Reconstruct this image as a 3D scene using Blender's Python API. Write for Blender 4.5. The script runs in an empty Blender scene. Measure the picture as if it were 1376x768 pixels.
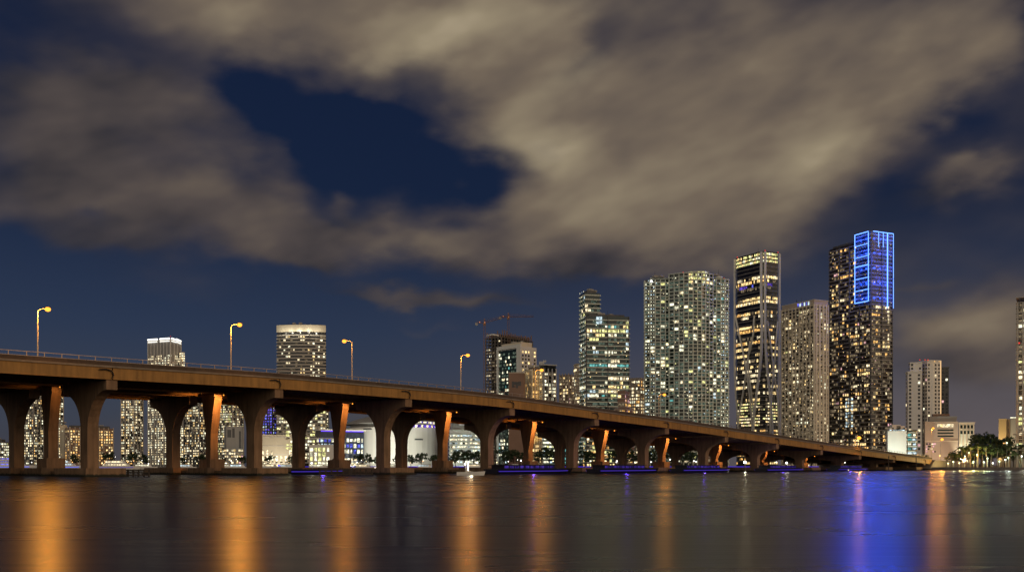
import bpy, math, random
from math import radians as RAD, sin, cos, pi, atan2, sqrt
from mathutils import Vector, Matrix

scene = bpy.context.scene
COL = scene.collection

# ------------------------------------------------------------------ camera
F, HX, HY, EYE = 1338.0, 688.0, 626.0, 2.4      # focal length in photo pixels, principal column, horizon row, eye height
camd = bpy.data.cameras.new("camera")
camd.sensor_width = 36.0
camd.lens = F / 1376.0 * 36.0
camd.shift_y = (HY - 384.0) / 1376.0
camd.clip_start, camd.clip_end = 0.5, 30000.0
cam = bpy.data.objects.new("camera", camd)
cam.location = (0, 0, EYE)
cam.rotation_euler = (RAD(90), 0, 0)
COL.objects.link(cam)
scene.camera = cam

# ------------------------------------------------------------------ exposure and render settings
scene.view_settings.view_transform = 'Standard'
scene.view_settings.look = 'None'
scene.view_settings.exposure = 0.15
scene.view_settings.gamma = 1.0
scene.view_settings.use_curve_mapping = False
cy = scene.cycles
cy.use_denoising = True
cy.max_bounces = 5
cy.diffuse_bounces = 2
cy.glossy_bounces = 3
cy.transmission_bounces = 2
cy.sample_clamp_indirect = 4.0
cy.caustics_reflective = False
cy.caustics_refractive = False

# ------------------------------------------------------------------ night sky: moonlit blue air plus clouds lit by the city
SUN_EL, SUN_AZ = 16.0, 120.0                    # degrees; azimuth clockwise from +Y (the view direction)
world = bpy.data.worlds.new("World")
scene.world = world
world.use_nodes = True


class NT:
    """small helper for writing node trees"""
    def __init__(self, tree):
        self.t = tree
        tree.nodes.clear()

    def n(self, kind, **kw):
        nd = self.t.nodes.new(kind)
        for k, v in kw.items():
            setattr(nd, k, v)
        return nd

    def put(self, sock, v):
        if isinstance(v, bpy.types.NodeSocket):
            self.t.links.new(v, sock)
        elif v is not None:
            sock.default_value = v

    def math(self, op, a, b=None, c=None, clamp=False):
        nd = self.n("ShaderNodeMath", operation=op, use_clamp=clamp)
        for s, v in zip(nd.inputs, (a, b, c)):
            self.put(s, v)
        return nd.outputs[0]

    def vmath(self, op, a, b=None):
        nd = self.n("ShaderNodeVectorMath", operation=op)
        self.put(nd.inputs[0], a)
        if b is not None:
            self.put(nd.inputs[1], b)
        return nd

    def comb(self, x, y, z):
        nd = self.n("ShaderNodeCombineXYZ")
        for s, v in zip(nd.inputs, (x, y, z)):
            self.put(s, v)
        return nd.outputs[0]

    def noise(self, vec, scale, detail=4.0, rough=0.5, dist=0.0, dims='3D'):
        nd = self.n("ShaderNodeTexNoise", noise_dimensions=dims)
        self.put(nd.inputs["Vector"], vec)
        nd.inputs["Scale"].default_value = scale
        nd.inputs["Detail"].default_value = detail
        nd.inputs["Roughness"].default_value = rough
        nd.inputs["Distortion"].default_value = dist
        return nd

    def ramp(self, fac, stops, interp='LINEAR'):
        nd = self.n("ShaderNodeValToRGB")
        nd.color_ramp.interpolation = interp
        el = nd.color_ramp.elements
        while len(el) < len(stops):
            el.new(0.5)
        for e, (p, c) in zip(el, stops):
            e.position = p
            e.color = (*c, 1.0) if len(c) == 3 else c
        self.put(nd.inputs[0], fac)
        return nd.outputs[0]

    def mix(self, fac, a, b, blend='MIX'):
        nd = self.n("ShaderNodeMix", data_type='RGBA', blend_type=blend)
        self.put(nd.inputs[0], fac)
        for s, v in ((nd.inputs[6], a), (nd.inputs[7], b)):
            if isinstance(v, tuple) and len(v) == 3:
                v = (*v, 1.0)
            self.put(s, v)
        return nd.outputs[2]

    def smooth(self, v, lo, hi, a=0.0, b=1.0):
        nd = self.n("ShaderNodeMapRange", interpolation_type='SMOOTHSTEP')
        for s, x in zip(nd.inputs, (v, lo, hi, a, b)):
            self.put(s, x)
        return nd.outputs[0]


def sky_ang(px, py):
    """photo pixel -> azimuth and elevation (radians) of that direction"""
    x, z = (px - HX) / F, (HY - py) / F
    return atan2(x, 1.0), math.atan2(z, sqrt(1 + x * x))


BACK_FILL = (0.62, 0.53, 0.42)


def build_sky():
    N = NT(world.node_tree)
    geo = N.n("ShaderNodeTexCoord")
    d = N.vmath('NORMALIZE', geo.outputs["Generated"]).outputs[0]
    sep = N.n("ShaderNodeSeparateXYZ")
    N.put(sep.inputs[0], d)
    az = N.math('ARCTAN2', sep.outputs[0], sep.outputs[1])
    el = N.math('ARCSINE', sep.outputs[2])
    ae = N.comb(az, el, 0.0)
    # wind-drawn warping of the cloud field
    w1 = N.noise(N.comb(N.math('MULTIPLY', az, 1.0), N.math('MULTIPLY', el, 1.7), 3.1), 6.0, 3.0, 0.5)
    w2 = N.noise(N.comb(N.math('MULTIPLY', az, 1.0), N.math('MULTIPLY', el, 2.0), 9.7), 17.0, 4.0, 0.55)
    warp = N.vmath('SUBTRACT', w1.outputs["Color"], (0.5, 0.5, 0.5)).outputs[0]
    nd = N.vmath('MULTIPLY', warp, (0.22, 0.12, 0.0)).outputs[0]
    warp2 = N.vmath('SUBTRACT', w2.outputs["Color"], (0.5, 0.5, 0.5)).outputs[0]
    nd2 = N.vmath('MULTIPLY', warp2, (0.04, 0.028, 0.0)).outputs[0]
    q = N.vmath('ADD', N.vmath('ADD', ae, nd).outputs[0], nd2).outputs[0]

    def field(blobs):
        tot = None
        for (px, py, sx, sy, ang, amp) in blobs:
            a0, e0 = sky_ang(px, py)
            m = N.n("ShaderNodeMapping", vector_type='TEXTURE')
            N.put(m.inputs["Vector"], q)
            m.inputs["Location"].default_value = (a0, e0, 0)
            m.inputs["Rotation"].default_value = (0, 0, RAD(ang))
            k = cos(a0) ** 2
            m.inputs["Scale"].default_value = (sx / F * k, sy / F * sqrt(k), 1.0)
            r2 = N.vmath('DOT_PRODUCT', m.outputs[0], m.outputs[0]).outputs["Value"]
            g = N.math('POWER', 2.718, N.math('MULTIPLY', r2, -1.0))
            tot = N.math('MULTIPLY', g, amp) if tot is None else N.math('MULTIPLY_ADD', g, amp, tot)
        return tot

    cover = field(SKY_COVER)
    bright = field(SKY_BRIGHT)
    fb = N.noise(N.comb(N.math('MULTIPLY', az, 1.0), N.math('MULTIPLY', el, 1.5), 0.0), 6.5, 3.5, 0.45, 0.1)
    fb2 = N.noise(N.comb(N.math('ADD', N.math('MULTIPLY', az, 0.8), N.math('MULTIPLY', el, 0.5)), N.math('ADD', N.math('MULTIPLY', el, 2.0), N.math('MULTIPLY', az, -0.7)), 4.0), 7.5, 3.0, 0.5)
    dens = N.math('ADD', cover, N.math('MULTIPLY_ADD', fb.outputs["Fac"], 1.1, -0.55))
    # wind streaks drawn out from lower left to upper right
    ca, sa = cos(RAD(24)), sin(RAD(24))
    al = N.math('ADD', N.math('MULTIPLY', az, ca), N.math('MULTIPLY', el, sa))
    ac = N.math('SUBTRACT', N.math('MULTIPLY', el, ca), N.math('MULTIPLY', az, sa))
    q2 = N.comb(N.math('MULTIPLY', al, 1.0), N.math('MULTIPLY', ac, 2.3), 7.0)
    stn = N.noise(N.vmath('ADD', q2, N.vmath('MULTIPLY', nd, (1.2, 1.2, 0)).outputs[0]).outputs[0], 4.6, 2.5, 0.45)
    strk = N.math('SUBTRACT', stn.outputs["Fac"], 0.5)
    dens = N.math('MULTIPLY_ADD', strk, 0.9, dens)
    # elsewhere round the sky: broken cloud
    away = N.smooth(N.math('ABSOLUTE', az), 0.56, 0.8)
    dens = N.math('ADD', dens, N.math('MULTIPLY', away, N.math('MULTIPLY_ADD', fb2.outputs["Fac"], 2.2, -0.9)))
    mask = N.smooth(dens, -0.3, 1.25)
    br = N.math('ADD', N.math('MULTIPLY', bright, 0.66), N.math('MULTIPLY_ADD', fb2.outputs["Fac"], 1.2, -0.42))
    br = N.math('ADD', br, N.math('MULTIPLY_ADD', fb.outputs["Fac"], 0.45, -0.22))
    br = N.math('MULTIPLY_ADD', strk, 0.75, br)
    br = N.math('MULTIPLY_ADD', br, 0.84, -0.01)
    ccol = N.ramp(br, [(0.0, (0.030, 0.028, 0.034)), (0.25, (0.074, 0.060, 0.057)), (0.55, (0.150, 0.117, 0.087)),
                       (0.85, (0.26, 0.212, 0.142)), (1.0, (0.34, 0.28, 0.19))])
    # clear night air: the Nishita sky at night strength, tinted, with the glow of the town near the horizon
    sky = N.n("ShaderNodeTexSky", sky_type='NISHITA')
    sky.sun_disc = False
    sky.sun_elevation = RAD(SUN_EL)
    sky.sun_rotation = RAD(SUN_AZ)
    sky.altitude = 0.0
    air = N.mix(1.0, sky.outputs[0], (0.0042, 0.0058, 0.0105), 'MULTIPLY')
    # Nishita is palest at the horizon; a smooth floor keeps the high sky deep blue
    deep = N.ramp(N.math('DIVIDE', el, 1.57), [(0.0, (0.062, 0.060, 0.082)), (0.04, (0.046, 0.053, 0.080)), (0.085, (0.026, 0.038, 0.076)),
                                          (0.16, (0.007, 0.014, 0.040)), (0.4, (0.004, 0.009, 0.032)), (1.0, (0.003, 0.006, 0.02))])
    base = N.mix(1.0, N.mix(0.35, deep, air), (1, 1, 1), 'MULTIPLY')
    warm = N.smooth(az, -0.2, 0.5)
    glow = N.smooth(el, 0.22, 0.0)
    base = N.mix(N.math('MULTIPLY', N.math('MULTIPLY', warm, glow), 0.85), base, (0.120, 0.100, 0.104))
    colr = N.mix(mask, base, ccol)
    high = N.smooth(el, 0.46, 0.75, 1.0, 0.3)
    colr = N.mix(1.0, colr, N.comb(high, high, high), 'MULTIPLY')
    # added unseen glow behind the viewer, brightening the walls that face this way
    back = N.math('MULTIPLY', N.smooth(sep.outputs[1], 0.15, -0.45), N.smooth(el, 1.25, 0.2))
    colr = N.mix(back, colr, BACK_FILL)
    below = N.smooth(el, -0.02, 0.0)
    colr = N.mix(below, (0.02, 0.018, 0.02), colr)
    bg = N.n("ShaderNodeBackground")
    N.put(bg.inputs[0], colr)
    bg.inputs[1].default_value = 1.0
    out = N.n("ShaderNodeOutputWorld")
    N.put(out.inputs[0], bg.outputs[0])


SKY_COVER = [
    # px, py, half-width, half-height, tilt (deg), amount
    (420, 0, 430, 75, 0, 1.1), (650, 80, 140, 75, -30, 0.8), (200, 260, 200, 75, -6, 1.1), (60, 150, 150, 90, 0, 0.75), (170, 130, 110, 45, 0, 0.5), (370, 245, 70, 45, -20, 0.5),
    (360, 310, 110, 40, -12, 0.75), (560, 325, 200, 22, -2, 0.95), (960, 170, 330, 150, 14, 1.35), (850, 300, 190, 50, 6, 1.0),
    (700, 270, 100, 60, 0, 0.55), (1270, 90, 150, 95, 20, 0.9), (1310, 255, 80, 20, 12, 0.85), (1345, 425, 110, 60, 14, 1.3),
    (1330, 500, 130, 55, 0, 0.9), (530, 395, 100, 11, -4, 0.95), (670, 409, 95, 11, -4, 0.95), (820, 362, 60, 10, 0, 0.45), (1250, 365, 40, 12, 10, 0.45),
    (600, 436, 45, 8, -8, 0.4), (420, 355, 80, 14, -5, 0.6), (130, 335, 120, 26, 0, 0.5), (545, 150, 70, 22, -20, 0.45), (505, 265, 22, 40, 10, 0.45), (390, 200, 40, 14, -20, 0.3), (1010, 325, 130, 16, 10, 0.35), (620, 270, 60, 30, 0, 0.35),
    # openings
    (460, 175, 120, 55, -8, -0.95), (580, 225, 80, 70, -25, -0.95), (345, 140, 70, 32, 0, -0.75), (420, 300, 16, 18, 0, -0.25), (25, 330, 70, 40, 0, -0.8),
    (190, 285, 24, 20, 0, -0.6), (775, 75, 34, 55, -8, -0.5), (1385, 30, 60, 60, 0, -1.1), (1335, 160, 50, 40, 30, -0.8),
    (25, 75, 60, 60, 0, -0.45), (1190, 275, 60, 18, 18, -0.5), (870, 235, 40, 16, 10, -0.35), (720, 180, 30, 40, 0, -0.4), (130, 90, 60, 25, 0, -0.3), (560, 330, 40, 12, 0, -0.2),
    (300, 370, 600, 18, 0, -0.35), (230, 470, 600, 70, 0, -0.75), (900, 430, 300, 50, 0, -0.5),
]
SKY_BRIGHT = [
    (640, 30, 200, 75, 0, 0.95), (350, 30, 220, 60, 0, 0.55), (160, 225, 110, 60, -10, 0.26), (330, 290, 130, 45, 0, 0.16), (560, 325, 180, 22, 0, 0.32),
    (900, 150, 260, 100, 12, 0.72), (1060, 215, 200, 65, 14, 0.65), (720, 200, 100, 80, 0, 0.4), (820, 295, 180, 45, 0, 0.45), (1240, 110, 130, 80, 25, 0.62),
    (1310, 250, 80, 25, 0, 0.55), (1340, 430, 110, 70, 0, 0.55), (605, 402, 110, 12, 0, 0.1), (40, 70, 140, 90, 0, -0.12), (880, 30, 120, 40, 0, -0.25),
    (100, 325, 160, 40, 0, -0.22), (50, 170, 120, 60, 0, -0.12),
]
build_sky()

# the one sun lamp: an added faint warm fill from behind the camera, low and wide
sund = bpy.data.lights.new("added_warm_fill", 'SUN')
sund.energy = 0.34
sund.color = (1.0, 0.56, 0.22)
sund.angle = RAD(12)
sun = bpy.data.objects.new("added_warm_fill", sund)
sun.rotation_euler = (RAD(90 - SUN_EL), 0, RAD(180 - SUN_AZ) )
COL.objects.link(sun)

# ------------------------------------------------------------------ helpers
G = 1.6                                          # ground level of the far shore above the water


def at(px, Y):
    return ((px - HX) / F * Y, Y)


def zat(py, Y):
    return EYE + (HY - py) / F * Y


class MB:
    """collects shapes into one mesh"""
    def __init__(self):
        self.v, self.f, self.m = [], [], []

    def add(self, verts, faces, mi=0):
        o = len(self.v)
        self.v += [tuple(p) for p in verts]
        self.f += [tuple(i + o for i in fc) for fc in faces]
        self.m += [mi] * len(faces)

    def box(self, c, size, rz=0.0, mi=0):
        hx, hy, hz = size[0] / 2, size[1] / 2, size[2] / 2
        ca, sa = cos(rz), sin(rz)
        vs = []
        for z in (-hz, hz):
            for x, y in ((-hx, -hy), (hx, -hy), (hx, hy), (-hx, hy)):
                vs.append((c[0] + x * ca - y * sa, c[1] + x * sa + y * ca, c[2] + z))
        self.add(vs, [(0, 3, 2, 1), (4, 5, 6, 7), (0, 1, 5, 4), (1, 2, 6, 5), (2, 3, 7, 6), (3, 0, 4, 7)], mi)

    def prism(self, poly, z0, z1, mi=0, caps=True, top=None):
        n = len(poly)
        tp = top or poly
        self.add([(x, y, z0) for x, y in poly] + [(x, y, z1) for x, y in tp],
                 [(i, (i + 1) % n, n + (i + 1) % n, n + i) for i in range(n)] +
                 ([tuple(range(n - 1, -1, -1)), tuple(range(n, 2 * n))] if caps else []), mi)

    def quad(self, a, b, c, d, mi=0):
        self.add([a, b, c, d], [(0, 1, 2, 3)], mi)

    def tube(self, pts, r, n=6, mi=0, caps=True):
        pts = [Vector(p) for p in pts]
        rs = r if isinstance(r, (list, tuple)) else [r] * len(pts)
        rings = []
        for i, p in enumerate(pts):
            t = (pts[min(i + 1, len(pts) - 1)] - pts[max(i - 1, 0)]).normalized()
            ref = Vector((0, 0, 1)) if abs(t.z) < 0.95 else Vector((1, 0, 0))
            u = t.cross(ref).normalized()
            w = u.cross(t)
            rings.append([p + (u * cos(2 * pi * k / n) + w * sin(2 * pi * k / n)) * rs[i] for k in range(n)])
        vs = [q for rg in rings for q in rg]
        fs = [(i * n + k, i * n + (k + 1) % n, (i + 1) * n + (k + 1) % n, (i + 1) * n + k)
              for i in range(len(pts) - 1) for k in range(n)]
        if caps:
            fs += [tuple(range(n - 1, -1, -1)), tuple((len(pts) - 1) * n + k for k in range(n))]
        self.add(vs, fs, mi)

    def ball(self, c, r, nu=10, nv=6, mi=0, sz=1.0):
        vs = [(c[0], c[1], c[2] - r * sz)]
        for j in range(1, nv):
            ph = -pi / 2 + pi * j / nv
            vs += [(c[0] + r * cos(ph) * cos(2 * pi * i / nu), c[1] + r * cos(ph) * sin(2 * pi * i / nu), c[2] + r * sz * sin(ph)) for i in range(nu)]
        vs.append((c[0], c[1], c[2] + r * sz))
        fs = [(0, 1 + (i + 1) % nu, 1 + i) for i in range(nu)]
        for j in range(nv - 2):
            b = 1 + j * nu
            fs += [(b + i, b + (i + 1) % nu, b + nu + (i + 1) % nu, b + nu + i) for i in range(nu)]
        b = 1 + (nv - 2) * nu
        fs += [(b + i, b + (i + 1) % nu, len(vs) - 1) for i in range(nu)]
        self.add(vs, fs, mi)

    def build(self, name, mats, parent=None, origin=(0, 0, 0), smooth=False):
        me = bpy.data.meshes.new(name)
        ox, oy, oz = origin
        me.from_pydata([(x - ox, y - oy, z - oz) for x, y, z in self.v], [], self.f)
        for m in (mats if isinstance(mats, (list, tuple)) else [mats]):
            me.materials.append(m)
        if any(self.m):
            me.polygons.foreach_set("material_index", self.m)
        if smooth:
            me.polygons.foreach_set("use_smooth", [True] * len(me.polygons))
        me.update()
        o = bpy.data.objects.new(name, me)
        COL.objects.link(o)
        if parent is not None:
            o.parent = parent
        return o


def tag(o, label=None, cat=None, group=None, kind=None):
    for k, v in (("label", label), ("category", cat), ("group", group), ("kind", kind)):
        if v:
            o[k] = v
    return o


def empty(name, loc, rz=0.0, **kw):
    o = bpy.data.objects.new(name, None)
    o.location = loc
    o.rotation_euler = (0, 0, rz)
    o.empty_display_size = 0.5
    COL.objects.link(o)
    return tag(o, **kw)


KIDS = {}


def children(o):
    return [c for c in bpy.data.objects if c.parent is o]


def copy_tree(o, parent=None, kids=None):
    c = o.copy()
    COL.objects.link(c)
    if parent is not None:
        c.parent = parent
    for ch in (kids if kids is not None else children(o)):
        copy_tree(ch, c)
    return c


# ------------------------------------------------------------------ materials
def surf(name, base, rough=0.7, var=0.25, scale=0.15, metal=0.0, bump=0.0, streak=0.0, spec=0.4, tide=False):
    m = bpy.data.materials.new(name)
    m.use_nodes = True
    N = NT(m.node_tree)
    g = N.n("ShaderNodeNewGeometry")
    pos = g.outputs["Position"]
    nz = N.noise(pos, scale, 5.0, 0.6)
    fac = nz.outputs["Fac"]
    if streak:
        sp = N.vmath('MULTIPLY', pos, (1.0, 1.0, 0.12)).outputs[0]
        st = N.noise(sp, scale * 6, 3.0, 0.6)
        fac = N.math('ADD', N.math('MULTIPLY', fac, 1 - streak), N.math('MULTIPLY', st.outputs["Fac"], streak))
    dark = tuple(c * (1 - var) for c in base)
    lite = tuple(min(1.0, c * (1 + var)) for c in base)
    col = N.ramp(fac, [(0.3, dark), (0.7, lite)])
    if tide:        # weed and wet marks left by the tide on the lowest metre
        zc = N.n("ShaderNodeSeparateXYZ")
        N.put(zc.inputs[0], pos)
        edge = N.math('MULTIPLY_ADD', N.noise(pos, 1.3, 3.0).outputs["Fac"], 0.8, 0.1)
        col = N.mix(N.smooth(N.math('SUBTRACT', zc.outputs[2], edge), 0.25, -0.15), col, (0.022, 0.024, 0.016))
    p = N.n("ShaderNodeBsdfPrincipled")
    N.put(p.inputs["Base Color"], col)
    p.inputs["Roughness"].default_value = rough
    p.inputs["Metallic"].default_value = metal
    p.inputs["Specular IOR Level"].default_value = spec
    if bump:
        b = N.n("ShaderNodeBump")
        b.inputs["Strength"].default_value = bump
        b.inputs["Distance"].default_value = 0.1
        N.put(b.inputs["Height"], N.noise(pos, scale * 12, 4.0).outputs["Fac"])
        N.put(p.inputs["Normal"], b.outputs[0])
    o = N.n("ShaderNodeOutputMaterial")
    N.put(o.inputs[0], p.outputs[0])
    return m


def glow(name, col, strength, vary=0.0, scale=0.3):
    m = bpy.data.materials.new(name)
    m.use_nodes = True
    N = NT(m.node_tree)
    e = N.n("ShaderNodeEmission")
    e.inputs[0].default_value = (*col, 1.0)
    e.inputs[1].default_value = strength
    if vary:
        g = N.n("ShaderNodeNewGeometry")
        nz = N.noise(g.outputs["Position"], scale, 2.0, 0.6)
        N.put(e.inputs[1], N.math('MULTIPLY', N.smooth(nz.outputs["Fac"], 0.32, 0.72, 1 - vary, 1 + vary), strength))
    o = N.n("ShaderNodeOutputMaterial")
    N.put(o.inputs[0], e.outputs[0])
    return m


M = {}
M['concrete'] = surf("concrete", (0.24, 0.20, 0.16), 0.85, 0.3, 0.12, bump=0.2, streak=0.5)
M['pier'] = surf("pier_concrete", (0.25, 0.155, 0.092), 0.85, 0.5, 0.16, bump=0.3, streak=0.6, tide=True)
M['girder'] = surf("girder_warm_lit", (0.37, 0.19, 0.05), 0.6, 0.38, 0.14, streak=0.65)  # warm sodium light put into the girder's base colour
M['barrier'] = surf("barrier_concrete", (0.09, 0.065, 0.05), 0.85, 0.35, 0.15, streak=0.5)
M['rail'] = surf("rail_metal", (0.35, 0.30, 0.28), 0.45, 0.15, 0.4, metal=0.6)
M['asphalt'] = surf("asphalt", (0.05, 0.05, 0.05), 0.9, 0.25, 0.3)
M['paint_line'] = surf("road_paint", (0.7, 0.7, 0.66), 0.6, 0.1, 0.5)
M['steel_dark'] = surf("dark_steel", (0.05, 0.05, 0.055), 0.5, 0.2, 0.4, metal=0.5)
M['galv'] = surf("galvanised_steel", (0.42, 0.40, 0.36), 0.5, 0.15, 0.5, metal=0.3)
M['white'] = surf("white_paint", (0.72, 0.70, 0.66), 0.6, 0.08, 0.06, streak=0.3)
M['cream'] = surf("cream_render", (0.72, 0.64, 0.50), 0.75, 0.1, 0.06, streak=0.3)
M['beige'] = surf("beige_render", (0.50, 0.42, 0.34), 0.8, 0.12, 0.06, streak=0.3)
M['tan'] = surf("tan_stucco", (0.52, 0.38, 0.2), 0.8, 0.12, 0.06, streak=0.3)
M['grey'] = surf("grey_render", (0.32, 0.31, 0.30), 0.8, 0.12, 0.06, streak=0.3)
M['darkgrey'] = surf("dark_grey_cladding", (0.09, 0.09, 0.095), 0.6, 0.2, 0.08)
M['palegreen'] = surf("pale_green_slab_paint", (0.70, 0.76, 0.68), 0.6, 0.1, 0.06)
M['rawslab'] = surf("raw_concrete", (0.15, 0.125, 0.11), 0.9, 0.25, 0.1)
M['slabgrey'] = surf("slab_concrete", (0.52, 0.48, 0.43), 0.75, 0.15, 0.08)
M['brown'] = surf("brown_cladding", (0.24, 0.15, 0.11), 0.75, 0.12, 0.06)
M['roof'] = surf("roof_felt", (0.07, 0.07, 0.07), 0.9, 0.25, 0.1)
M['grass'] = surf("turf", (0.035, 0.055, 0.02), 0.95, 0.4, 0.15)
M['sea'] = surf("seawall_concrete", (0.16, 0.14, 0.13), 0.9, 0.35, 0.25, streak=0.4, bump=0.2)
M['land'] = surf("ground_paving", (0.07, 0.065, 0.06), 0.9, 0.3, 0.05)
M['bark'] = surf("bark", (0.10, 0.07, 0.05), 0.9, 0.3, 1.5)
M['leaf'] = surf("broad_leaf", (0.055, 0.085, 0.03), 0.65, 0.5, 0.5)
M['leaf2'] = surf("dark_leaf", (0.035, 0.06, 0.025), 0.65, 0.5, 0.5)
M['frond'] = surf("palm_frond", (0.07, 0.095, 0.035), 0.6, 0.4, 0.8)
M['hull_white'] = surf("white_gelcoat", (0.75, 0.75, 0.74), 0.25, 0.05, 0.3)
M['hull_dark'] = surf("navy_hull", (0.015, 0.018, 0.035), 0.3, 0.15, 0.3)
M['timber'] = surf("weathered_timber", (0.06, 0.048, 0.04), 0.9, 0.4, 0.6, streak=0.5)


def glass(name, tint, rough=0.12, var=0.5):
    m = bpy.data.materials.new(name)
    m.use_nodes = True
    N = NT(m.node_tree)
    g = N.n("ShaderNodeNewGeometry")
    cell = N.vmath('SNAP', g.outputs["Position"], (3.1, 3.1, 3.3)).outputs[0]
    wn = N.n("ShaderNodeTexWhiteNoise", noise_dimensions='3D')
    N.put(wn.inputs["Vector"], cell)
    col = N.mix(wn.outputs["Value"], tuple(c * (1 - var) for c in tint), tuple(c * (1 + var) for c in tint))
    p = N.n("ShaderNodeBsdfPrincipled")
    N.put(p.inputs["Base Color"], col)
    N.put(p.inputs["Roughness"], N.math('MULTIPLY_ADD', wn.outputs["Value"], 0.15, rough))
    p.inputs["Specular IOR Level"].default_value = 0.6
    o = N.n("ShaderNodeOutputMaterial")
    N.put(o.inputs[0], p.outputs[0])
    return m


M['glass'] = glass("dark_glass", (0.018, 0.022, 0.026))
M['glass_green'] = glass("green_glass", (0.016, 0.034, 0.032), 0.12, 0.25)
M['glass_teal'] = glass("teal_glass", (0.015, 0.085, 0.09))
M['glass_black'] = glass("black_glass", (0.012, 0.011, 0.012))
M['glass_brown'] = glass("bronze_glass", (0.035, 0.026, 0.02))
M['glass_blue'] = glass("blue_glass", (0.02, 0.03, 0.06))

# lit rooms seen through their panes: each pane differs a little
LIT = {
    'warm': glow("window_warm_light", (1.0, 0.70, 0.30), 1.25, 0.75, 0.45),
    'amber': glow("window_amber_light", (1.0, 0.54, 0.16), 1.1, 0.75, 0.45),
    'cream': glow("window_cream_light", (1.0, 0.82, 0.50), 1.25, 0.75, 0.45),
    'pale': glow("window_pale_light", (1.0, 0.96, 0.68), 1.2, 0.75, 0.45),
    'lime': glow("window_yellow_green_light", (0.95, 0.92, 0.36), 1.05, 0.75, 0.45),
    'cool': glow("window_cool_light", (0.72, 0.92, 1.0), 0.8, 0.75, 0.45),
    'teal': glow("window_teal_light", (0.25, 0.80, 0.75), 0.45, 0.75, 0.45),
    'blue': glow("window_blue_light", (0.16, 0.18, 1.0), 0.8, 0.75, 0.45),
    'purple': glow("window_purple_light", (0.22, 0.12, 0.95), 0.55, 0.75, 0.45),
    'violet': glow("cabin_violet_light", (0.12, 0.06, 0.6), 0.25, 0.75, 0.45),
    'pink': glow("window_pink_light", (1.0, 0.55, 0.55), 0.7, 0.75, 0.45),
    'dim': glow("window_dim_light", (1.0, 0.75, 0.45), 0.16, 0.9, 0.5),
    'dimgreen': glow("window_dim_green_light", (0.75, 1.0, 0.75), 0.08, 0.9, 0.5),
    'white_hot': glow("bright_white_lamp", (1.0, 0.95, 0.85), 5.0),
}
SODIUM = (1.0, 0.37, 0.045)
E_SODIUM = glow("sodium_lamp", (1.0, 0.34, 0.035), 2.4)
E_LED = glow("blue_led_strip", (0.11, 0.27, 1.0), 3.2)
E_PURPLE = glow("purple_led_strip", (0.10, 0.05, 0.70), 0.5)
E_RED = glow("red_obstruction_lamp", (1.0, 0.05, 0.04), 1.0)

# ------------------------------------------------------------------ water and land
def make_water():
    m = bpy.data.materials.new("bay_water")
    m.use_nodes = True
    N = NT(m.node_tree)
    g = N.n("ShaderNodeNewGeometry")
    p0 = g.outputs["Position"]
    p = N.n("ShaderNodeBsdfPrincipled")
    p.inputs["Base Color"].default_value = (0.006, 0.007, 0.009, 1)
    p.inputs["IOR"].default_value = 1.29
    p.inputs["Specular IOR Level"].default_value = 0.23
    gust = N.noise(N.vmath('MULTIPLY', p0, (0.012, 0.05, 1)).outputs[0], 1.0, 5.0, 0.6)
    N.put(p.inputs["Roughness"], N.math('MULTIPLY_ADD', gust.outputs["Fac"], 0.16, WATER_ROUGH - 0.08))
    rip = N.noise(N.vmath('MULTIPLY', p0, (0.16, 0.7, 1)).outputs[0], 1.0, 3.0, 0.55)
    b = N.n("ShaderNodeBump")
    b.inputs["Strength"].default_value = 0.10
    b.inputs["Distance"].default_value = 0.25
    N.put(b.inputs["Height"], rip.outputs["Fac"])
    N.put(p.inputs["Normal"], b.outputs[0])
    o = N.n("ShaderNodeOutputMaterial")
    N.put(o.inputs[0], p.outputs[0])
    mb = MB()
    mb.quad((-9000, -400, 0), (9000, -400, 0), (9000, 12000, 0), (-9000, 12000, 0))
    w = mb.build("water", m)
    tag(w, kind="structure")


WATER_ROUGH = 0.27
make_water()

SHORE = [(-2500, 985), (-420, 960), (-150, 900), (60, 800), (205, 640), (262, 585), (420, 566), (1200, 540)]


def shore_y(x):
    for (x0, y0), (x1, y1) in zip(SHORE, SHORE[1:]):
        if x0 <= x <= x1:
            return y0 + (y1 - y0) * (x - x0) / (x1 - x0)
    return SHORE[-1][1]


mb = MB()
poly = SHORE + [(9000, 540), (9000, 12000), (-9000, 12000), (-9000, 985)]
mb.prism(poly, -2.0, G)
land = mb.build("ground", M['land'])
tag(land, kind="structure")

mb = MB()
for (x0, y0), (x1, y1) in zip(SHORE, SHORE[1:]):
    L = sqrt((x1 - x0) ** 2 + (y1 - y0) ** 2)
    a = atan2(y1 - y0, x1 - x0)
    mb.box(((x0 + x1) / 2, (y0 + y1) / 2 - 0.1, 0.35), (L + 0.4, 1.1, 3.1), a)
    n = max(1, int(L / 6))
    for i in range(n):
        t = (i + 0.5) / n
        mb.box((x0 + (x1 - x0) * t, y0 + (y1 - y0) * t - 0.75, 0.2), (0.5, 0.5, 2.6), a)
sw = mb.build("seawall", M['sea'])
tag(sw, "long low concrete seawall with piles along the far shore behind the bridge", "seawall")

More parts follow.
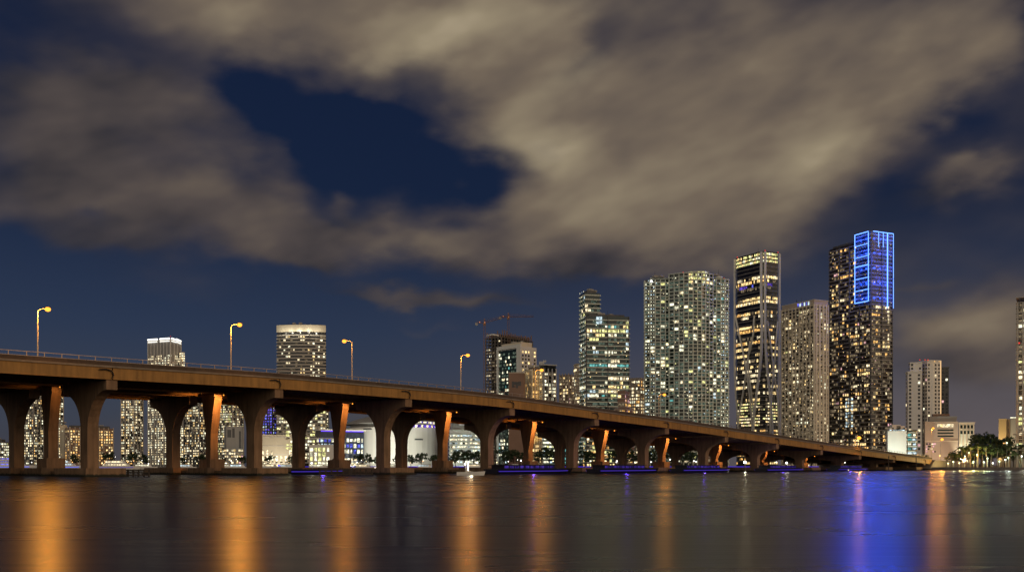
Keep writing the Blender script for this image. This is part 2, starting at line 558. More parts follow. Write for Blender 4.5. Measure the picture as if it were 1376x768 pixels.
# ------------------------------------------------------------------ the causeway bridges (local x along the bridge, local y across it, away from the camera)
AX0, AY0 = (152 - HX) / F * 228.0, 228.0
DZ = 228.0 * 0.1447
DX = (279.2 - 688 * 0.1447) / F * 228.0
SPAN = sqrt(DX * DX + DZ * DZ)
BROT = atan2(DZ, DX)
UX, UY = cos(BROT), sin(BROT)
PROFILE = [(-400, 22.0), (-200, 25.8), (-100, 26.8), (-25, 27.15), (0, 27.3), (45, 27.7), (70, 27.55), (113, 27.0), (139, 26.3), (178, 24.55), (224, 22.5), (270, 20.1),
           (355, 15.7), (448, 11.2), (512, 8.4), (560, 6.2), (620, 4.2), (700, 3.4)]


def deckH(s):
    P = PROFILE
    if s <= P[0][0]:
        return P[0][1]
    for i in range(len(P) - 1):
        if P[i][0] <= s <= P[i + 1][0]:
            x0, y0 = P[i]
            x1, y1 = P[i + 1]
            m = lambda j: 0.0 if j <= 0 or j >= len(P) - 1 else (P[j + 1][1] - P[j - 1][1]) / (P[j + 1][0] - P[j - 1][0])
            h = x1 - x0
            t = (s - x0) / h
            return ((2 * t ** 3 - 3 * t * t + 1) * y0 + (t ** 3 - 2 * t * t + t) * h * m(i) + (-2 * t ** 3 + 3 * t * t) * y1 + (t ** 3 - t * t) * h * m(i + 1))
    return P[-1][1]


def b2w(s, w, z=0.0):
    return (AX0 + UX * s - UY * w, AY0 + UY * s + UX * w, z)


def sweep(mb, ring, s0, s1, step=5.0, mi=0, drop=None):
    """sweep a (w, dz) ring along the bridge; dz is measured from the rail top"""
    n = max(1, int(round((s1 - s0) / step)))
    vs, fs = [], []
    m = len(ring)
    for i in range(n + 1):
        s = s0 + (s1 - s0) * i / n
        h = deckH(s)
        vs += [(s, w, h + dz) for w, dz in ring]
    for i in range(n):
        for k in range(m):
            a, b = i * m + k, i * m + (k + 1) % m
            fs.append((a, b, b + m, a + m))
    fs += [tuple(range(m - 1, -1, -1)), tuple(n * m + k for k in range(m))]
    mb.add(vs, fs, mi)


def rect(w0, w1, z0, z1):
    return [(w0, z0), (w1, z0), (w1, z1), (w0, z1)]


S0, S1 = -170.0, SPAN * 11.25
KS = list(range(-2, 12))


def pier_outline(wc, hw, half, zt, tip, bmax, zb):
    """hammerhead: column with a curved bracket on either side up to the cap"""
    b = min(bmax, 0.5 * (zt - tip - zb))
    a = half - hw
    pts = [(wc + half, zt), (wc - half, zt), (wc - half, zt - tip)]
    for i in range(1, 10):
        t = pi / 2 * i / 9
        pts.append((wc - half + a * sin(t) ** 1.0, zt - tip - b * (1 - cos(t))))
    pts += [(wc - hw, zb), (wc + hw, zb)]
    for i in range(9, -1, -1):
        t = pi / 2 * i / 9
        pts.append((wc + half - a * sin(t), zt - tip - b * (1 - cos(t))))
    return pts


def extrude_s(mb, outline, s0, s1, mi=0):
    n = len(outline)
    mb.add([(s0, w, z) for w, z in outline] + [(s1, w, z) for w, z in outline],
           [tuple(range(n)), tuple(range(2 * n - 1, n - 1, -1))] + [(i, n + i, n + (i + 1) % n, (i + 1) % n) for i in range(n)], mi)


def make_bridge(label, w0, w1, wc, hw, half, style, rails):
    root = empty("road_bridge", (AX0, AY0, 0), BROT)
    tag(root, label, "bridge", "parallel causeway bridges")
    d = MB()
    sweep(d, rect(w0, w1, -2.35, -1.93), S0, S1)
    dk = d.build("deck", M['concrete'], root)
    r = MB()
    sweep(r, rect(w0 + 0.5, w1 - 0.5, -1.92, -1.88), S0, S1)
    r.build("road_surface", M['asphalt'], dk)
    for wl in (w0 + 0.9, w1 - 0.9):
        ln = MB()
        sweep(ln, rect(wl - 0.08, wl + 0.08, -1.876, -1.872), S0, S1)
        ln.build("lane_marking", M['paint_line'], dk)
    for side, wa in ((0, w0), (1, w1)):
        bm = MB()
        o = 0.10 if side == 0 else -0.48
        sweep(bm, rect(wa + o, wa + o + 0.38, -1.93, -1.02), S0, S1)
        bar = bm.build("barrier", M['barrier'], root)
        if not rails:
            continue
        rl = MB()
        wm = wa + o + 0.19
        sweep(rl, rect(wm - 0.07, wm + 0.07, -0.12, 0.0), S0, S1)
        sweep(rl, rect(wm - 0.20, wm + 0.20, -1.02, -0.93), S0, S1)
        s = S0 + 1
        while s < S1:
            h = deckH(s)
            rl.box((s, wm, h - 0.53), (0.16, 0.14, 0.82))
            s += 3.75
        rl.build("railing", M['rail'], bar)
    # plate girders, one piece per span, with a joint over each pier
    nin = int((w1 - w0 - 2.0) / 3.6)
    for k in range(-4, 12):
        sa, sb = max(S0, SPAN * k + 0.12), min(S1, SPAN * (k + 1) - 0.12)
        if sb - sa < 3:
            continue
        dep = -4.9
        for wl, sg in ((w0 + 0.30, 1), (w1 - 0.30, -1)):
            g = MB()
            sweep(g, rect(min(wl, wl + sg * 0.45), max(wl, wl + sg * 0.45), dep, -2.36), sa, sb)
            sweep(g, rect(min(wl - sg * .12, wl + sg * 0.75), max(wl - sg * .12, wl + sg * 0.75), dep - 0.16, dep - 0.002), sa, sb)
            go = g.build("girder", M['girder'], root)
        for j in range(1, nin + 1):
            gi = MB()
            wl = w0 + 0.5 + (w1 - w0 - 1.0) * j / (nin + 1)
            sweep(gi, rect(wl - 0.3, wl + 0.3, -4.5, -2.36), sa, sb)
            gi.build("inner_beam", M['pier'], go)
    for k in KS:
        s = SPAN * k
        h = deckH(s)
        zt = h - 5.07
        if zt < 1.7:
            continue
        zb = 1.95
        p = MB()
        if style == 'hammer':
            out = pier_outline(wc, hw, half, zt, min(2.3, zt * 0.25), min(9.0, zt * 0.5), zb - 0.05)
        else:
            zk = max(zb + 0.4 * (zt - zb), zt - 11)
            out = [(wc + half, zt), (wc - half, zt), (wc - half, zt - min(1.4, .2 * zt)), (wc - half + .5, zt - min(3.2, 0.35 * zt)), (wc - hw, zk), (wc - hw, zb - 0.05),
                   (wc + hw, zb - 0.05), (wc + hw, zk), (wc + half - .5, zt - min(3.2, 0.35 * zt)), (wc + half, zt - min(1.4, .2 * zt))]
        th = 1.3 if style == 'hammer' else 1.2
        extrude_s(p, out, s - th, s + th)
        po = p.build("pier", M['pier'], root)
        f = MB()
        if style == 'hammer':
            f.box((s, wc, 0.55), (9.5, 17.5, 2.8))
            f.box((s, wc, -0.2), (10.6, 18.6, 0.9))
            f.box((s, wc + (13.2 if wc < 30 else -13.2), 0.3), (4.6, 8.8, 1.9))
        else:
            f.box((s, wc, 0.55), (9.0, 10.5, 2.8))
            f.box((s, wc, 3.2), (4.6, 6.0, 2.5))
        f.build("pile_cap", M['pier'], po)
        if rails and style == 'hammer':
            hk = MB()
            zz = h - 2.6
            hk.tube([(s - 3.2, w0 - 0.12, zz - .35), (s - 1.6, w0 - 0.15, zz - .2), (s - 0.3, w0 - 0.15, zz - 0.55), (s + 0.1, w0 - 0.12, zz - 1.3), (s - .2, w0 - 0.1, zz - 2.2)], 0.17, 6)
            hk.build("drain_pipe", M['steel_dark'], po)
    return root


near_bridge = make_bridge("long girder causeway bridge nearest the viewer with warm-lit outer girder and steel railing", 0.0, 24.5, 12.2, 1.85, 11.6, 'hammer', True)
mid_bridge = make_bridge("narrow middle causeway bridge on tapering piers between two wider bridges", 27.5, 40.5, 34.0, 1.35, 3.4, 'taper', False)
far_bridge = make_bridge("wide causeway bridge farthest from the viewer behind the middle bridge", 43.5, 68.5, 56.0, 1.85, 11.8, 'hammer', True)

# sloping concrete abutment where the bridges come ashore
mb = MB()
sa = S1
h = deckH(sa)
for w0, w1 in ((-1.2, 70.0),):
    vs = []
    for (s, z) in ((sa - 7, G - 0.5), (sa + 0.6, h - 2.4), (sa + 120, G + 1.0), (sa + 120, G - 0.5)):
        vs.append((s, z))
    n = len(vs)
    mb.add([(*b2w(s, w0)[:2], z) for s, z in vs] + [(*b2w(s, w1)[:2], z) for s, z in vs],
           [tuple(range(n)), tuple(range(2 * n - 1, n - 1, -1))] + [(i, n + i, n + (i + 1) % n, (i + 1) % n) for i in range(n)])
ab = mb.build("abutment", M['concrete'])
tag(ab, "sloping pale concrete abutment where the bridge comes ashore", "abutment")

# ------------------------------------------------------------------ street lamps on the bridge
def street_lamp(base, rz, height, label, power, arm=2.1, rad=0.5, name="street_lamp", group="sodium street lamps on the bridge"):
    root = empty(name, base, rz)
    tag(root, label, "street lamp", group)
    p = MB()
    p.tube([(0, 0, 0), (0, 0, height * 0.5), (0, 0, height - 0.3)], [0.17, 0.14, 0.11], 8)
    p.box((0, 0, 0.2), (0.5, 0.5, 0.4))
    p.build("pole", M['galv'], root)
    a = MB()
    a.tube([(0, 0, height - 0.35), (arm * 0.3, 0, height + 0.1), (arm * 0.8, 0, height + 0.25)], 0.07, 6)
    a.build("arm", M['galv'], root)
    hd = MB()
    hd.box((arm + 0.1, 0, height + 0.52), (1.1, 0.5, 0.14))
    ho = hd.build("lamp_head", M['steel_dark'], root)
    b = MB()
    b.ball((arm + 0.1, 0, height + 0.05), rad, 12, 8, sz=0.8)
    b.build("bulb", E_SODIUM, ho, smooth=True)
    ld = bpy.data.lights.new("lamp_light", 'POINT')
    ld.energy = power
    ld.color = SODIUM
    ld.shadow_soft_size = 0.6
    lo = bpy.data.objects.new("lamp_light", ld)
    lo.location = (arm + 0.1, 0, height - 0.9)
    lo.parent = root
    COL.objects.link(lo)
    return root


def k_of(px):
    return (px - 152) / (279.2 - 0.1447 * px)


LP = 7800.0
for px, py, arm, pw, lab in (
        (53, 415, 1, 1.25, "tall orange street lamp at the left end of the bridge, its arm to the right"),
        (313, 436, 1, 1.25, "tall orange street lamp left of the dark tower with pale slab bands"),
        (476, 458, -1, 0.5, "orange street lamp whose arm points left, right of the dark banded tower"),
        (622, 477, 1, 0.65, "orange street lamp left of the tower under construction"),
        (722, 497, 1, 0.3, "orange street lamp in front of the slim tower right of the construction site"),
        (888, 530, 1, 0.22, "orange street lamp in front of the wide curved condominium tower"),
        (1151, 588, 1, 1.0, "low bright orange lamp in front of the tower with blue light strips")):
    k = k_of(px)
    s = SPAN * k
    Z = 228.0 * (1 + 0.1447 * k)
    w = 0.95
    zl = zat(py, Z)
    zb = deckH(s) - 1.88
    street_lamp(b2w(s, w, zb), 0.0 if arm > 0 else pi, zl - zb, lab, LP * pw, rad=1.1 if px == 1151 else 0.62)

# small lamps fixed under the gap between the near and the middle bridge, lighting the tapering piers
for k in range(0, 10):
    s = SPAN * k - 1.2
    zt = deckH(s) - 5.3
    if zt < 2.5:
        continue
    x, y, z = b2w(s, 25.6, zt)
    root = empty("under_deck_lamp", (x, y, z), BROT)
    tag(root, "small orange lamp under the deck beside a tapering pier", "lamp", "lamps under the bridge")
    b = MB()
    b.box((0, -0.55, 0.25), (0.5, 0.12, 1.4))
    b.box((0, -0.3, 0.05), (0.4, 0.5, 0.12))
    bo = b.build("bracket", M['steel_dark'], root)
    b = MB()
    b.ball((0, 0, -0.15), 0.2, 8, 6)
    b.build("bulb", E_SODIUM, root, smooth=True)
    ld = bpy.data.lights.new("lamp_light", 'SPOT')
    ld.energy = (900, 9000, 4600, 7000, 8000, 8000, 7500, 7500, 3500, 2500)[k]
    ld.color = (1.0, 0.42, 0.10)
    ld.shadow_soft_size = 0.25
    ld.spot_size = RAD(95)
    ld.spot_blend = 0.6
    lo = bpy.data.objects.new("lamp_light", ld)
    lo.location = (0, 0, -0.5)
    lo.rotation_euler = (RAD(60), 0, RAD(0))
    lo.parent = root
    COL.objects.link(lo)

# ------------------------------------------------------------------ towers
def offset(poly, d):
    """convex counter-clockwise polygon moved outwards by d"""
    n = len(poly)
    out = []
    for i in range(n):
        a, b, c = Vector(poly[i - 1]), Vector(poly[i]), Vector(poly[(i + 1) % n])
        n1 = Vector(((b - a).y, -(b - a).x)).normalized()
        n2 = Vector(((c - b).y, -(c - b).x)).normalized()
        k = 1 + n1.dot(n2)
        m = (n1 + n2) / max(k, 0.35)
        out.append((b.x + m.x * d, b.y + m.y * d))
    return out


def ccw(poly):
    a = sum(p[0] * q[1] - q[0] * p[1] for p, q in zip(poly, poly[1:] + poly[:1]))
    return poly if a > 0 else poly[::-1]


def corner_box(pl, pc, pr, Y, dl=None):
    """rectangular footprint: a corner nearest the viewer at column pc, the other visible ends at pl and pr;
    the turn of the box is chosen so that its right-hand (or left-hand) face has a plausible length"""
    C = Vector(at(pc, Y))
    bl, br = (pc - pl) / F * Y, (pr - pc) / F * Y
    best = None
    for i in range(-60, 240):
        d = i * max(bl, br) / 150.0
        L = Vector(at(pl, Y + d))
        t = (pr - HX) / F
        a = L - C
        den = a.x * t + a.y
        if abs(den) < 1e-6:
            continue
        y = (a.x * C.x + a.y * C.y) / den
        R = Vector((t * y, y))
        lr, ll = (R - C).length, a.length
        if y < Y - 2 or y > Y + 90:
            continue
        if bl >= br:
            err = abs(lr - max(16.0, 1.35 * br))
        else:
            err = abs(ll - max(14.0, 1.35 * bl)) + max(0, lr - 1.6 * br)
        if best is None or err < best[0]:
            best = (err, L, R)
    _, L, R = best
    return ccw([tuple(C), tuple(R), tuple(L + R - C), tuple(L)])


def rect_between(pl, pr, Y, depth, turn=0.0):
    """rectangle whose front spans pl..pr at distance Y"""
    x0, x1 = at(pl, Y)[0], at(pr, Y)[0]
    cx, w = (x0 + x1) / 2, x1 - x0
    ca, sa = cos(turn), sin(turn)
    pts = [(-w / 2, 0), (w / 2, 0), (w / 2, depth), (-w / 2, depth)]
    return [(cx + x * ca - y * sa, Y + x * sa + y * ca) for x, y in pts]


def bowed(pl, pr, Y, depth, bulge, n=10):
    """front bulging towards the viewer"""
    x0, x1 = at(pl, Y)[0], at(pr, Y)[0]
    pts = []
    for i in range(n + 1):
        t = i / n
        pts.append((x0 + (x1 - x0) * t, Y - bulge * (1 - (2 * t - 1) ** 2)))
    k = (Y + depth) / Y
    xa, xb = (x0 * k, x1 * k - 6) if x0 > 0 else (x0 * k + 6, x1 * k)
    if x0 <= 0 <= x1:
        xa, xb = x0 + 2, x1 - 2
    if x0 > 0:
        xa += 1.0
    return ccw(pts + [(xb, Y + depth), (xa, Y + depth)])


_pane = {}


def pane_mesh(mat):
    if mat.name not in _pane:
        mb = MB()
        mb.quad((-0.5, 0, -0.5), (0.5, 0, -0.5), (0.5, 0, 0.5), (-0.5, 0, 0.5))
        o = mb.build("lit_window", mat)
        me = o.data
        bpy.data.objects.remove(o)
        _pane[mat.name] = me
    return _pane[mat.name]


def pick(rng, palette):
    r = rng.random() * sum(w for _, w in palette)
    for k, w in palette:
        r -= w
        if r <= 0:
            return k
    return palette[-1][0]


class Tower:
    def __init__(self, name, label, category, anchor, group="towers of the city across the bay", seed=1):
        self.o = (anchor[0], anchor[1], G)
        self.root = empty(name, self.o)
        tag(self.root, label, category, group)
        self.rng = random.Random(seed)
        self.wins = []            # (centre, direction, width, height, material)

    def part(self, mb, name, mats, parent=None, smooth=False, kind=None):
        o = mb.build(name, mats, parent or self.root, self.o, smooth)
        if kind:
            o["kind"] = kind
        return o

    def body(self, poly, z0, z1, mat, name="facade", inset=0.0):
        mb = MB()
        mb.prism(offset(poly, -inset) if inset else poly, z0, z1)
        return self.part(mb, name, mat)

    def slabs(self, poly, z0, z1, fh, over, th, mat, name="floor_slab_bands", every=1, gap=()):
        mb = MB()
        z, i = z0, 0
        pl = offset(poly, over)
        while z <= z1 + 0.01:
            if i % every == 0:
                mb.prism(pl, z - th / 2, z + th / 2)
            z += fh
            i += 1
        return self.part(mb, name, mat)

    def edges(self, poly, every_side=False):
        n = len(poly)
        for i in range(n):
            a, b = Vector(poly[i]), Vector(poly[(i + 1) % n])
            d = (b - a)
            if d.length < 0.5:
                continue
            nrm = Vector((d.y, -d.x)).normalized()
            mid = (a + b) / 2
            if every_side or nrm.dot(-mid.normalized()) > -0.15:
                yield a, d.normalized(), d.length, nrm

    def fins(self, poly, z0, z1, spacing, depth, width, mat, name="column", ends=True, single=False):
        allm = MB()
        for a, d, L, nrm in self.edges(poly):
            n = max(1, round(L / spacing))
            for i in range(0 if ends else 1, n + (1 if ends else 0)):
                p = a + d * (L * i / n) + nrm * (depth / 2 - 0.05)
                mb = allm if single else MB()
                mb.box((p.x, p.y, (z0 + z1) / 2), (width, depth, z1 - z0), atan2(d.y, d.x))
                if not single:
                    self.part(mb, name, mat)
        if single:
            self.part(allm, name, mat)

    def windows(self, poly, z0, z1, fh, cw, prob, palette, wf=0.85, hf=0.62, run=0.35, stack=0.12, out=0.06, sub=1, sides=None, dim=0.25, dimk='dim', rowbias=0.5, spark=0.0, spal=('pale', 'cream', 'warm')):
        rng = self.rng
        for ei, (a, d, L, nrm) in enumerate(self.edges(poly)):
            if sides is not None and ei not in sides:
                continue
            nc = max(1, int(L / cw))
            c = L / nc
            nr = int((z1 - z0) / fh)
            lit = {}
            rowk = [1 + rowbias * (rng.random() * 2 - 1) * 1.6 for _ in range(nr)]
            colk = [1 + rowbias * (rng.random() * 2 - 1) for _ in range(nc)]
            for r in range(nr):
                for i in range(nc):
                    if rng.random() < prob * rowk[r] * colk[i] * 0.75:
                        k = pick(rng, palette)
                        lit[(r, i)] = k
                        j = i + 1
                        while j < nc and rng.random() < run:
                            lit[(r, j)] = k
                            j += 1
                        if rng.random() < stack:
                            lit[(r + 1, i)] = k
            for r in range(nr):
                for i in range(nc):
                    if spark and rng.random() < spark:
                        p = a + d * ((i + rng.uniform(.15, .85)) * c) + nrm * (out + .35)
                        self.wins.append((Vector((p.x, p.y, z0 + (r + .78) * fh)), d, rng.uniform(.5, 1.0), rng.uniform(.45, .8), rng.choice(spal)))
                    k = lit.get((r, i))
                    if k is None:
                        if rng.random() < dim:
                            k = dimk
                        else:
                            continue
                    p = a + d * ((i + 0.5) * c) + nrm * out
                    z = z0 + (r + 0.5) * fh + (rng.random() - .5) * 0.1
                    w_ = c * wf * (1.0 if rng.random() < 0.6 else rng.uniform(0.5, 0.9))
                    h_ = fh * hf * (1.0 if rng.random() < 0.7 else rng.uniform(0.6, 1.0))
                    if k.startswith('dim'):
                        w_ = c * 0.97
                    self.wins.append((Vector((p.x, p.y, z)), d, w_, h_, k))

    def pane(self, a_c, d, w, h, k):
        self.wins.append((Vector(a_c), d, w, h, k))

    def finish(self, most=100, dark=None):
        """the windows that show largest are objects of their own; the rest is one part"""
        order = sorted(self.wins, key=lambda t: (t[4].startswith('dim') or t[4] == 'dark', -t[2] * t[3] / t[0].y ** 2))
        single = order[:most]
        rest = order[most:]
        for p, d, w, h, k in single:
            mat = LIT[k] if k != 'dark' else dark
            o = bpy.data.objects.new("lit_window" if k != 'dark' else "window", pane_mesh(mat))
            o.location = p - Vector(self.o)
            o.rotation_euler = (0, 0, atan2(d.y, d.x))
            o.scale = (w, 1, h)
            o.parent = self.root
            COL.objects.link(o)
        if rest:
            mats, idx, mb = [], {}, MB()
            for p, d, w, h, k in rest:
                if k not in idx:
                    idx[k] = len(mats)
                    mats.append(LIT[k] if k != 'dark' else dark)
                e = Vector((d.x, d.y, 0)) * (w / 2)
                u = Vector((0, 0, h / 2))
                mb.quad(p - e - u, p + e - u, p + e + u, p - e + u, idx[k])
            o = self.part(mb, "lit_window", mats)
            o["kind"] = "stuff"
        return self.root

    def lamp(self, p, r, mat, name="obstruction_lamp"):
        mb = MB()
        mb.ball(p, r, 8, 6)
        return self.part(mb, name, mat)

    def roof(self, poly, z, h=3.0, inset=2.5, mat=None, name="roof_plant"):
        mb = MB()
        inn = offset(poly, -inset)
        mb.prism(inn, z, z + h)
        o = self.part(mb, name, mat or M['grey'])
        rng = self.rng
        for i in range(rng.randint(2, 4)):
            a, b = Vector(inn[0]), Vector(inn[len(inn) // 2])
            c = a.lerp(b, rng.uniform(.15, .85)) + Vector((rng.uniform(-4, 4), rng.uniform(-2, 2)))
            u = MB()
            u.box((c.x, c.y, z + h + .9), (rng.uniform(2, 5), rng.uniform(2, 4), rng.uniform(1.2, 2.6)), rng.uniform(0, .6))
            self.part(u, "roof_unit", M['grey'])
        a = Vector(inn[0]).lerp(Vector(inn[len(inn) // 2]), rng.uniform(.3, .7))
        u = MB()
        u.tube([(a.x, a.y, z), (a.x, a.y, z + h + rng.uniform(3, 7))], [.18, .08], 5)
        self.part(u, "roof_mast", M['steel_dark'])
        return o


def flood(loc, target, power, color, size=60, name="flood"):
    """an added flood lamp at the foot of a building, to brighten its wall"""
    loc = Vector(loc)
    root = empty("added_floodlight", loc)
    tag(root, "small added flood lamp lighting the wall of " + name, "added_floodlight", "added flood lamps at the foot of buildings")
    d = (Vector(target) - loc).normalized()
    b = MB()
    b.box((0, 0, 0.25), (0.5, 0.4, 0.5))
    b.build("housing", M['steel_dark'], root)
    ld = bpy.data.lights.new("added_flood_light", 'SPOT')
    ld.energy = power
    ld.color = color
    ld.spot_size = RAD(size)
    ld.spot_blend = 0.7
    ld.shadow_soft_size = 0.5
    lo = bpy.data.objects.new("added_flood_light", ld)
    lo.location = d * 0.7 + Vector((0, 0, 0.4))
    lo.rotation_euler = d.to_track_quat('-Z', 'Y').to_euler()
    lo.parent = root
    COL.objects.link(lo)


WARM = [('warm', 5), ('cream', 4), ('amber', 2), ('pale', 1), ('dim', 3)]
MIXED = [('cream', 4), ('pale', 4), ('warm', 3), ('lime', 2), ('cool', 1.5), ('dim', 3)]
GREENISH = [('pale', 5), ('lime', 5), ('cream', 4), ('cool', 1.2), ('dimgreen', 5), ('teal', .4)]
WHITE = [('cream', 5), ('pale', 4), ('warm', 2), ('dim', 2)]

# ---- the tower with the blue light strips
t = Tower("glass_tower", "tall dark glass tower outlined at its top corner by bright blue light strips", "tower", at(1157, 900), seed=11)
Y = 900.0
full = corner_box(1115, 1170, 1198.5, Y)
C, R_, B_, L_ = [Vector(p) for p in full]
zlow = zat(325, Y + 14)
zhi = zat(311, Y)
t.body(full, G, zlow, M['glass_brown'])
tt = (1152 - 1115) / (1170 - 1115) * 0.985
Ci = L_ + (C - L_) * tt
cb = ccw([tuple(C), tuple(R_), tuple(R_ + (Ci - C)), tuple(Ci)])
t.body(cb, zlow - 60, zhi, M['glass_blue'], "crown_block", -0.25)
fh = 3.55
t.slabs(full, G + 5, zlow, fh, 0.85, 0.4, M['slabgrey'])
t.slabs(cb, zlow + 0.4, zhi, fh, 0.85, 0.3, M['white'], "crown_slab_bands")
t.fins(full, G, zlow - 1, 14, 0.9, 0.8, M['darkgrey'])
KPAL = [('amber', 5), ('warm', 4), ('cream', 2), ('pink', 1.2), ('dim', 3)]
t.windows(full, G + 5, zlow - 1, fh, 2.6, 0.19, KPAL, run=0.42, stack=0.25, dim=0.35, rowbias=0.7, spark=.16, spal=('cream', 'pink', 'amber', 'warm'))
t.windows(cb, zlow + .4, zhi - 3, fh, 2.6, 0.06, [('lime', 1)], out=0.35, dim=0.0)
# light strips: verticals and rungs on both faces
st_bot = zat(404, Y)


def strip(p, q, r=0.42):
    r *= 0.8
    mb = MB()
    mb.tube([p, q], r, 4)
    t.part(mb, "light_strip", E_LED)


def on(a, b, k, z, out=2.3):
    p = a + (b - a) * k
    d = (b - a).normalized()
    nrm = Vector((d.y, -d.x))
    p = p + nrm * out
    return (p.x, p.y, z)


strip(on(Ci, C, 0.02, st_bot), on(Ci, C, 0.02, zhi))
strip(on(Ci, C, 0.97, st_bot), on(Ci, C, 0.97, zhi))
for yy in (311, 327, 343, 355, 372, 388, 404):
    z = zat(yy, Y)
    strip(on(Ci, C, 0.02, z), on(Ci, C, 0.97, z), 0.34 if yy not in (311, 355, 404) else 0.45)
strip(on(C, R_, 0.03, zhi), on(C, R_, 0.98, zhi))
strip(on(C, R_, 0.70, zat(412, Y)), on(C, R_, 0.70, zhi), 0.62)
strip(on(C, R_, 0.98, zat(412, Y)), on(C, R_, 0.98, zhi), 0.3)
for kk in (0.28, 0.5):
    strip(on(C, R_, kk, zat(331, Y)), on(C, R_, kk, zhi), 0.3)
# added blue lamps on the crown, thrown outwards to strengthen the reflection in the bay
for a, b_, k, yy in ((Ci, C, 0.02, 330), (Ci, C, 0.97, 312), (C, R_, 0.45, 345), (C, R_, 0.98, 372), (Ci, C, 0.5, 392)):
    p = on(a, b_, k, zat(yy, Y), 2.6)
    mb = MB()
    mb.box(p, (.5, .5, .5), .4)
    mb.box((p[0], p[1] + .8, p[2]), (.2, 2.2, .2), .2)
    t.part(mb, "added_blue_lamp", M['steel_dark'])
    ld = bpy.data.lights.new("added_blue_light", 'SPOT')
    ld.energy, ld.color, ld.shadow_soft_size = 56000, (0.004, 0.075, 1.0), 3.0
    ld.spot_size, ld.spot_blend = RAD(140), .5
    lo = bpy.data.objects.new("added_blue_light", ld)
    lo.location = (p[0] - t.o[0], p[1] - 3.2 - t.o[1], p[2] - t.o[2])
    lo.rotation_euler = Vector((-.45, -.86, -.22)).to_track_quat('-Z', 'Y').to_euler()
    lo.parent = t.root
    COL.objects.link(lo)
for a, b_, k in ((Ci, C, 0.1), (Ci, C, 0.5), (Ci, C, 0.9), (C, R_, .3), (C, R_, .6), (C, R_, .9)):  # added point lights carrying the strips' blue onto the crown
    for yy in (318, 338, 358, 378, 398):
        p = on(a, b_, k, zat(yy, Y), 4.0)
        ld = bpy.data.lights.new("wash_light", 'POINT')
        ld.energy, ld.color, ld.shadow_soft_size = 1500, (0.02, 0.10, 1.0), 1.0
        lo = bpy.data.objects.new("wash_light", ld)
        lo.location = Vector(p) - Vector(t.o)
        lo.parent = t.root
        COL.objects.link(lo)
t.roof(cb, zhi, 1.2, 1.0, M['darkgrey'])
t.roof(ccw([tuple(L_), tuple(Ci), tuple(Ci + (B_ - L_)), tuple(B_)]), zlow, 2.2, 2.0, M['darkgrey'])
# pale service bay low on the left face
for r in range(9):
    for c_ in range(3):
        p = L_ + (C - L_) * (0.42 + 0.07 * c_)
        d = (C - L_).normalized()
        nrm = Vector((d.y, -d.x))
        p = p + nrm * 0.1
        t.pane((p.x, p.y, zat(535 + r * 4.6, Y + 12)), d, 2.2, 2.0, 'cool' if (r + c_) % 3 else 'cream')
t.finish()

# ---- the tower with the white exoskeleton
t = Tower("exoskeleton_tower", "black glass tower with curved white outer ribs and bright lit floors near its crown", "tower", at(1017, 980), seed=12)
Y = 980.0
base = corner_box(987, 1026, 1047.5, Y, 9)
C, R_, B_, L_ = [Vector(p) for p in base]
ch = 0.12
oct_ = []
for p, a, b in ((C, L_, R_), (R_, C, B_), (B_, R_, L_), (L_, B_, C)):
    oct_ += [tuple(p + (a - p) * ch), tuple(p + (b - p) * ch)]
oct_ = ccw(oct_)
ztop = zat(337, Y)
t.body(oct_, G, ztop - 7, M['glass_black'])
fh = 4.0
t.slabs(oct_, G + 6, ztop - 9, fh, 0.25, 0.3, M['slabgrey'], "spandrel_bands")


def band(y, pal, prob, hf=0.7, cw=2.2):
    z = zat(y, Y)
    t.windows(oct_, z - fh / 2, z + fh / 2 + 0.1, fh, cw, prob, pal, wf=0.9, hf=hf, run=0.6, stack=0, out=0.12, dim=0.3, rowbias=0.1)


for y, pal, pr in ((371, [('warm', 3), ('cream', 3)], .6), (376, [('warm', 3), ('amber', 1)], .7), (381, [('purple', 2), ('blue', 1)], .32), (385, [('dim', 1)], .3),
                   (399, [('warm', 1)], .35), (404, [('cream', 3), ('warm', 2)], 1.3), (418, [('warm', 2), ('amber', 1)], .8), (423, [('cream', 1)], .2), (437, [('warm', 3), ('amber', 1)], .8),
                   (442, [('amber', 1)], .3), (452, [('cream', 1)], .2), (458, [('amber', 2), ('warm', 1)], .6), (466, [('warm', 1)], .35), (475, [('warm', 1)], .4), (483, [('warm', 1), ('cream', 2)], .25),
                   (491, [('warm', 1)], .3), (497, [('cream', 2)], .5), (503, [('cream', 2), ('warm', 1)], .35), (510, [('cream', 2)], .5), (518, [('warm', 2), ('cream', 2)], .6),
                   (527, [('cream', 2), ('warm', 1)], .4), (536, [('warm', 1)], .3)):
    band(y, pal, pr)
t.windows(oct_, zat(572, Y), zat(538, Y), 3.0, 2.4, 0.55, [('cream', 3), ('lime', 2), ('warm', 2)], hf=0.5, run=.6, dim=.3, out=.12)
t.windows(oct_, G + 2, zat(572, Y), fh, 2.4, 0.5, [('amber', 3), ('warm', 2)], hf=0.5, run=.6, dim=.3, out=.12)
# lit crown behind a fine lattice
zc0, zc1 = zat(352, Y), ztop
cm = MB()
cm.prism(offset(oct_, -0.6), zc0, zc1 - 1.0)
t.part(cm, "crown", M['glass_black'])
for r in range(3):
    t.windows(oct_, zc0 + r * 3.6, zc0 + r * 3.6 + 3.4, 3.3, 1.9, 1.3, [('lime', 4), ('warm', 2), ('pale', 1)], wf=.75, hf=.7, out=0.1, dim=0.3, rowbias=0.15)
lm = MB()
for z in (zc0, zc0 + 3.6, zc0 + 7.2, zc1):
    lm.prism(offset(oct_, 0.4), z - 0.2, z + 0.2)
t.part(lm, "crown_lattice", M['darkgrey'])


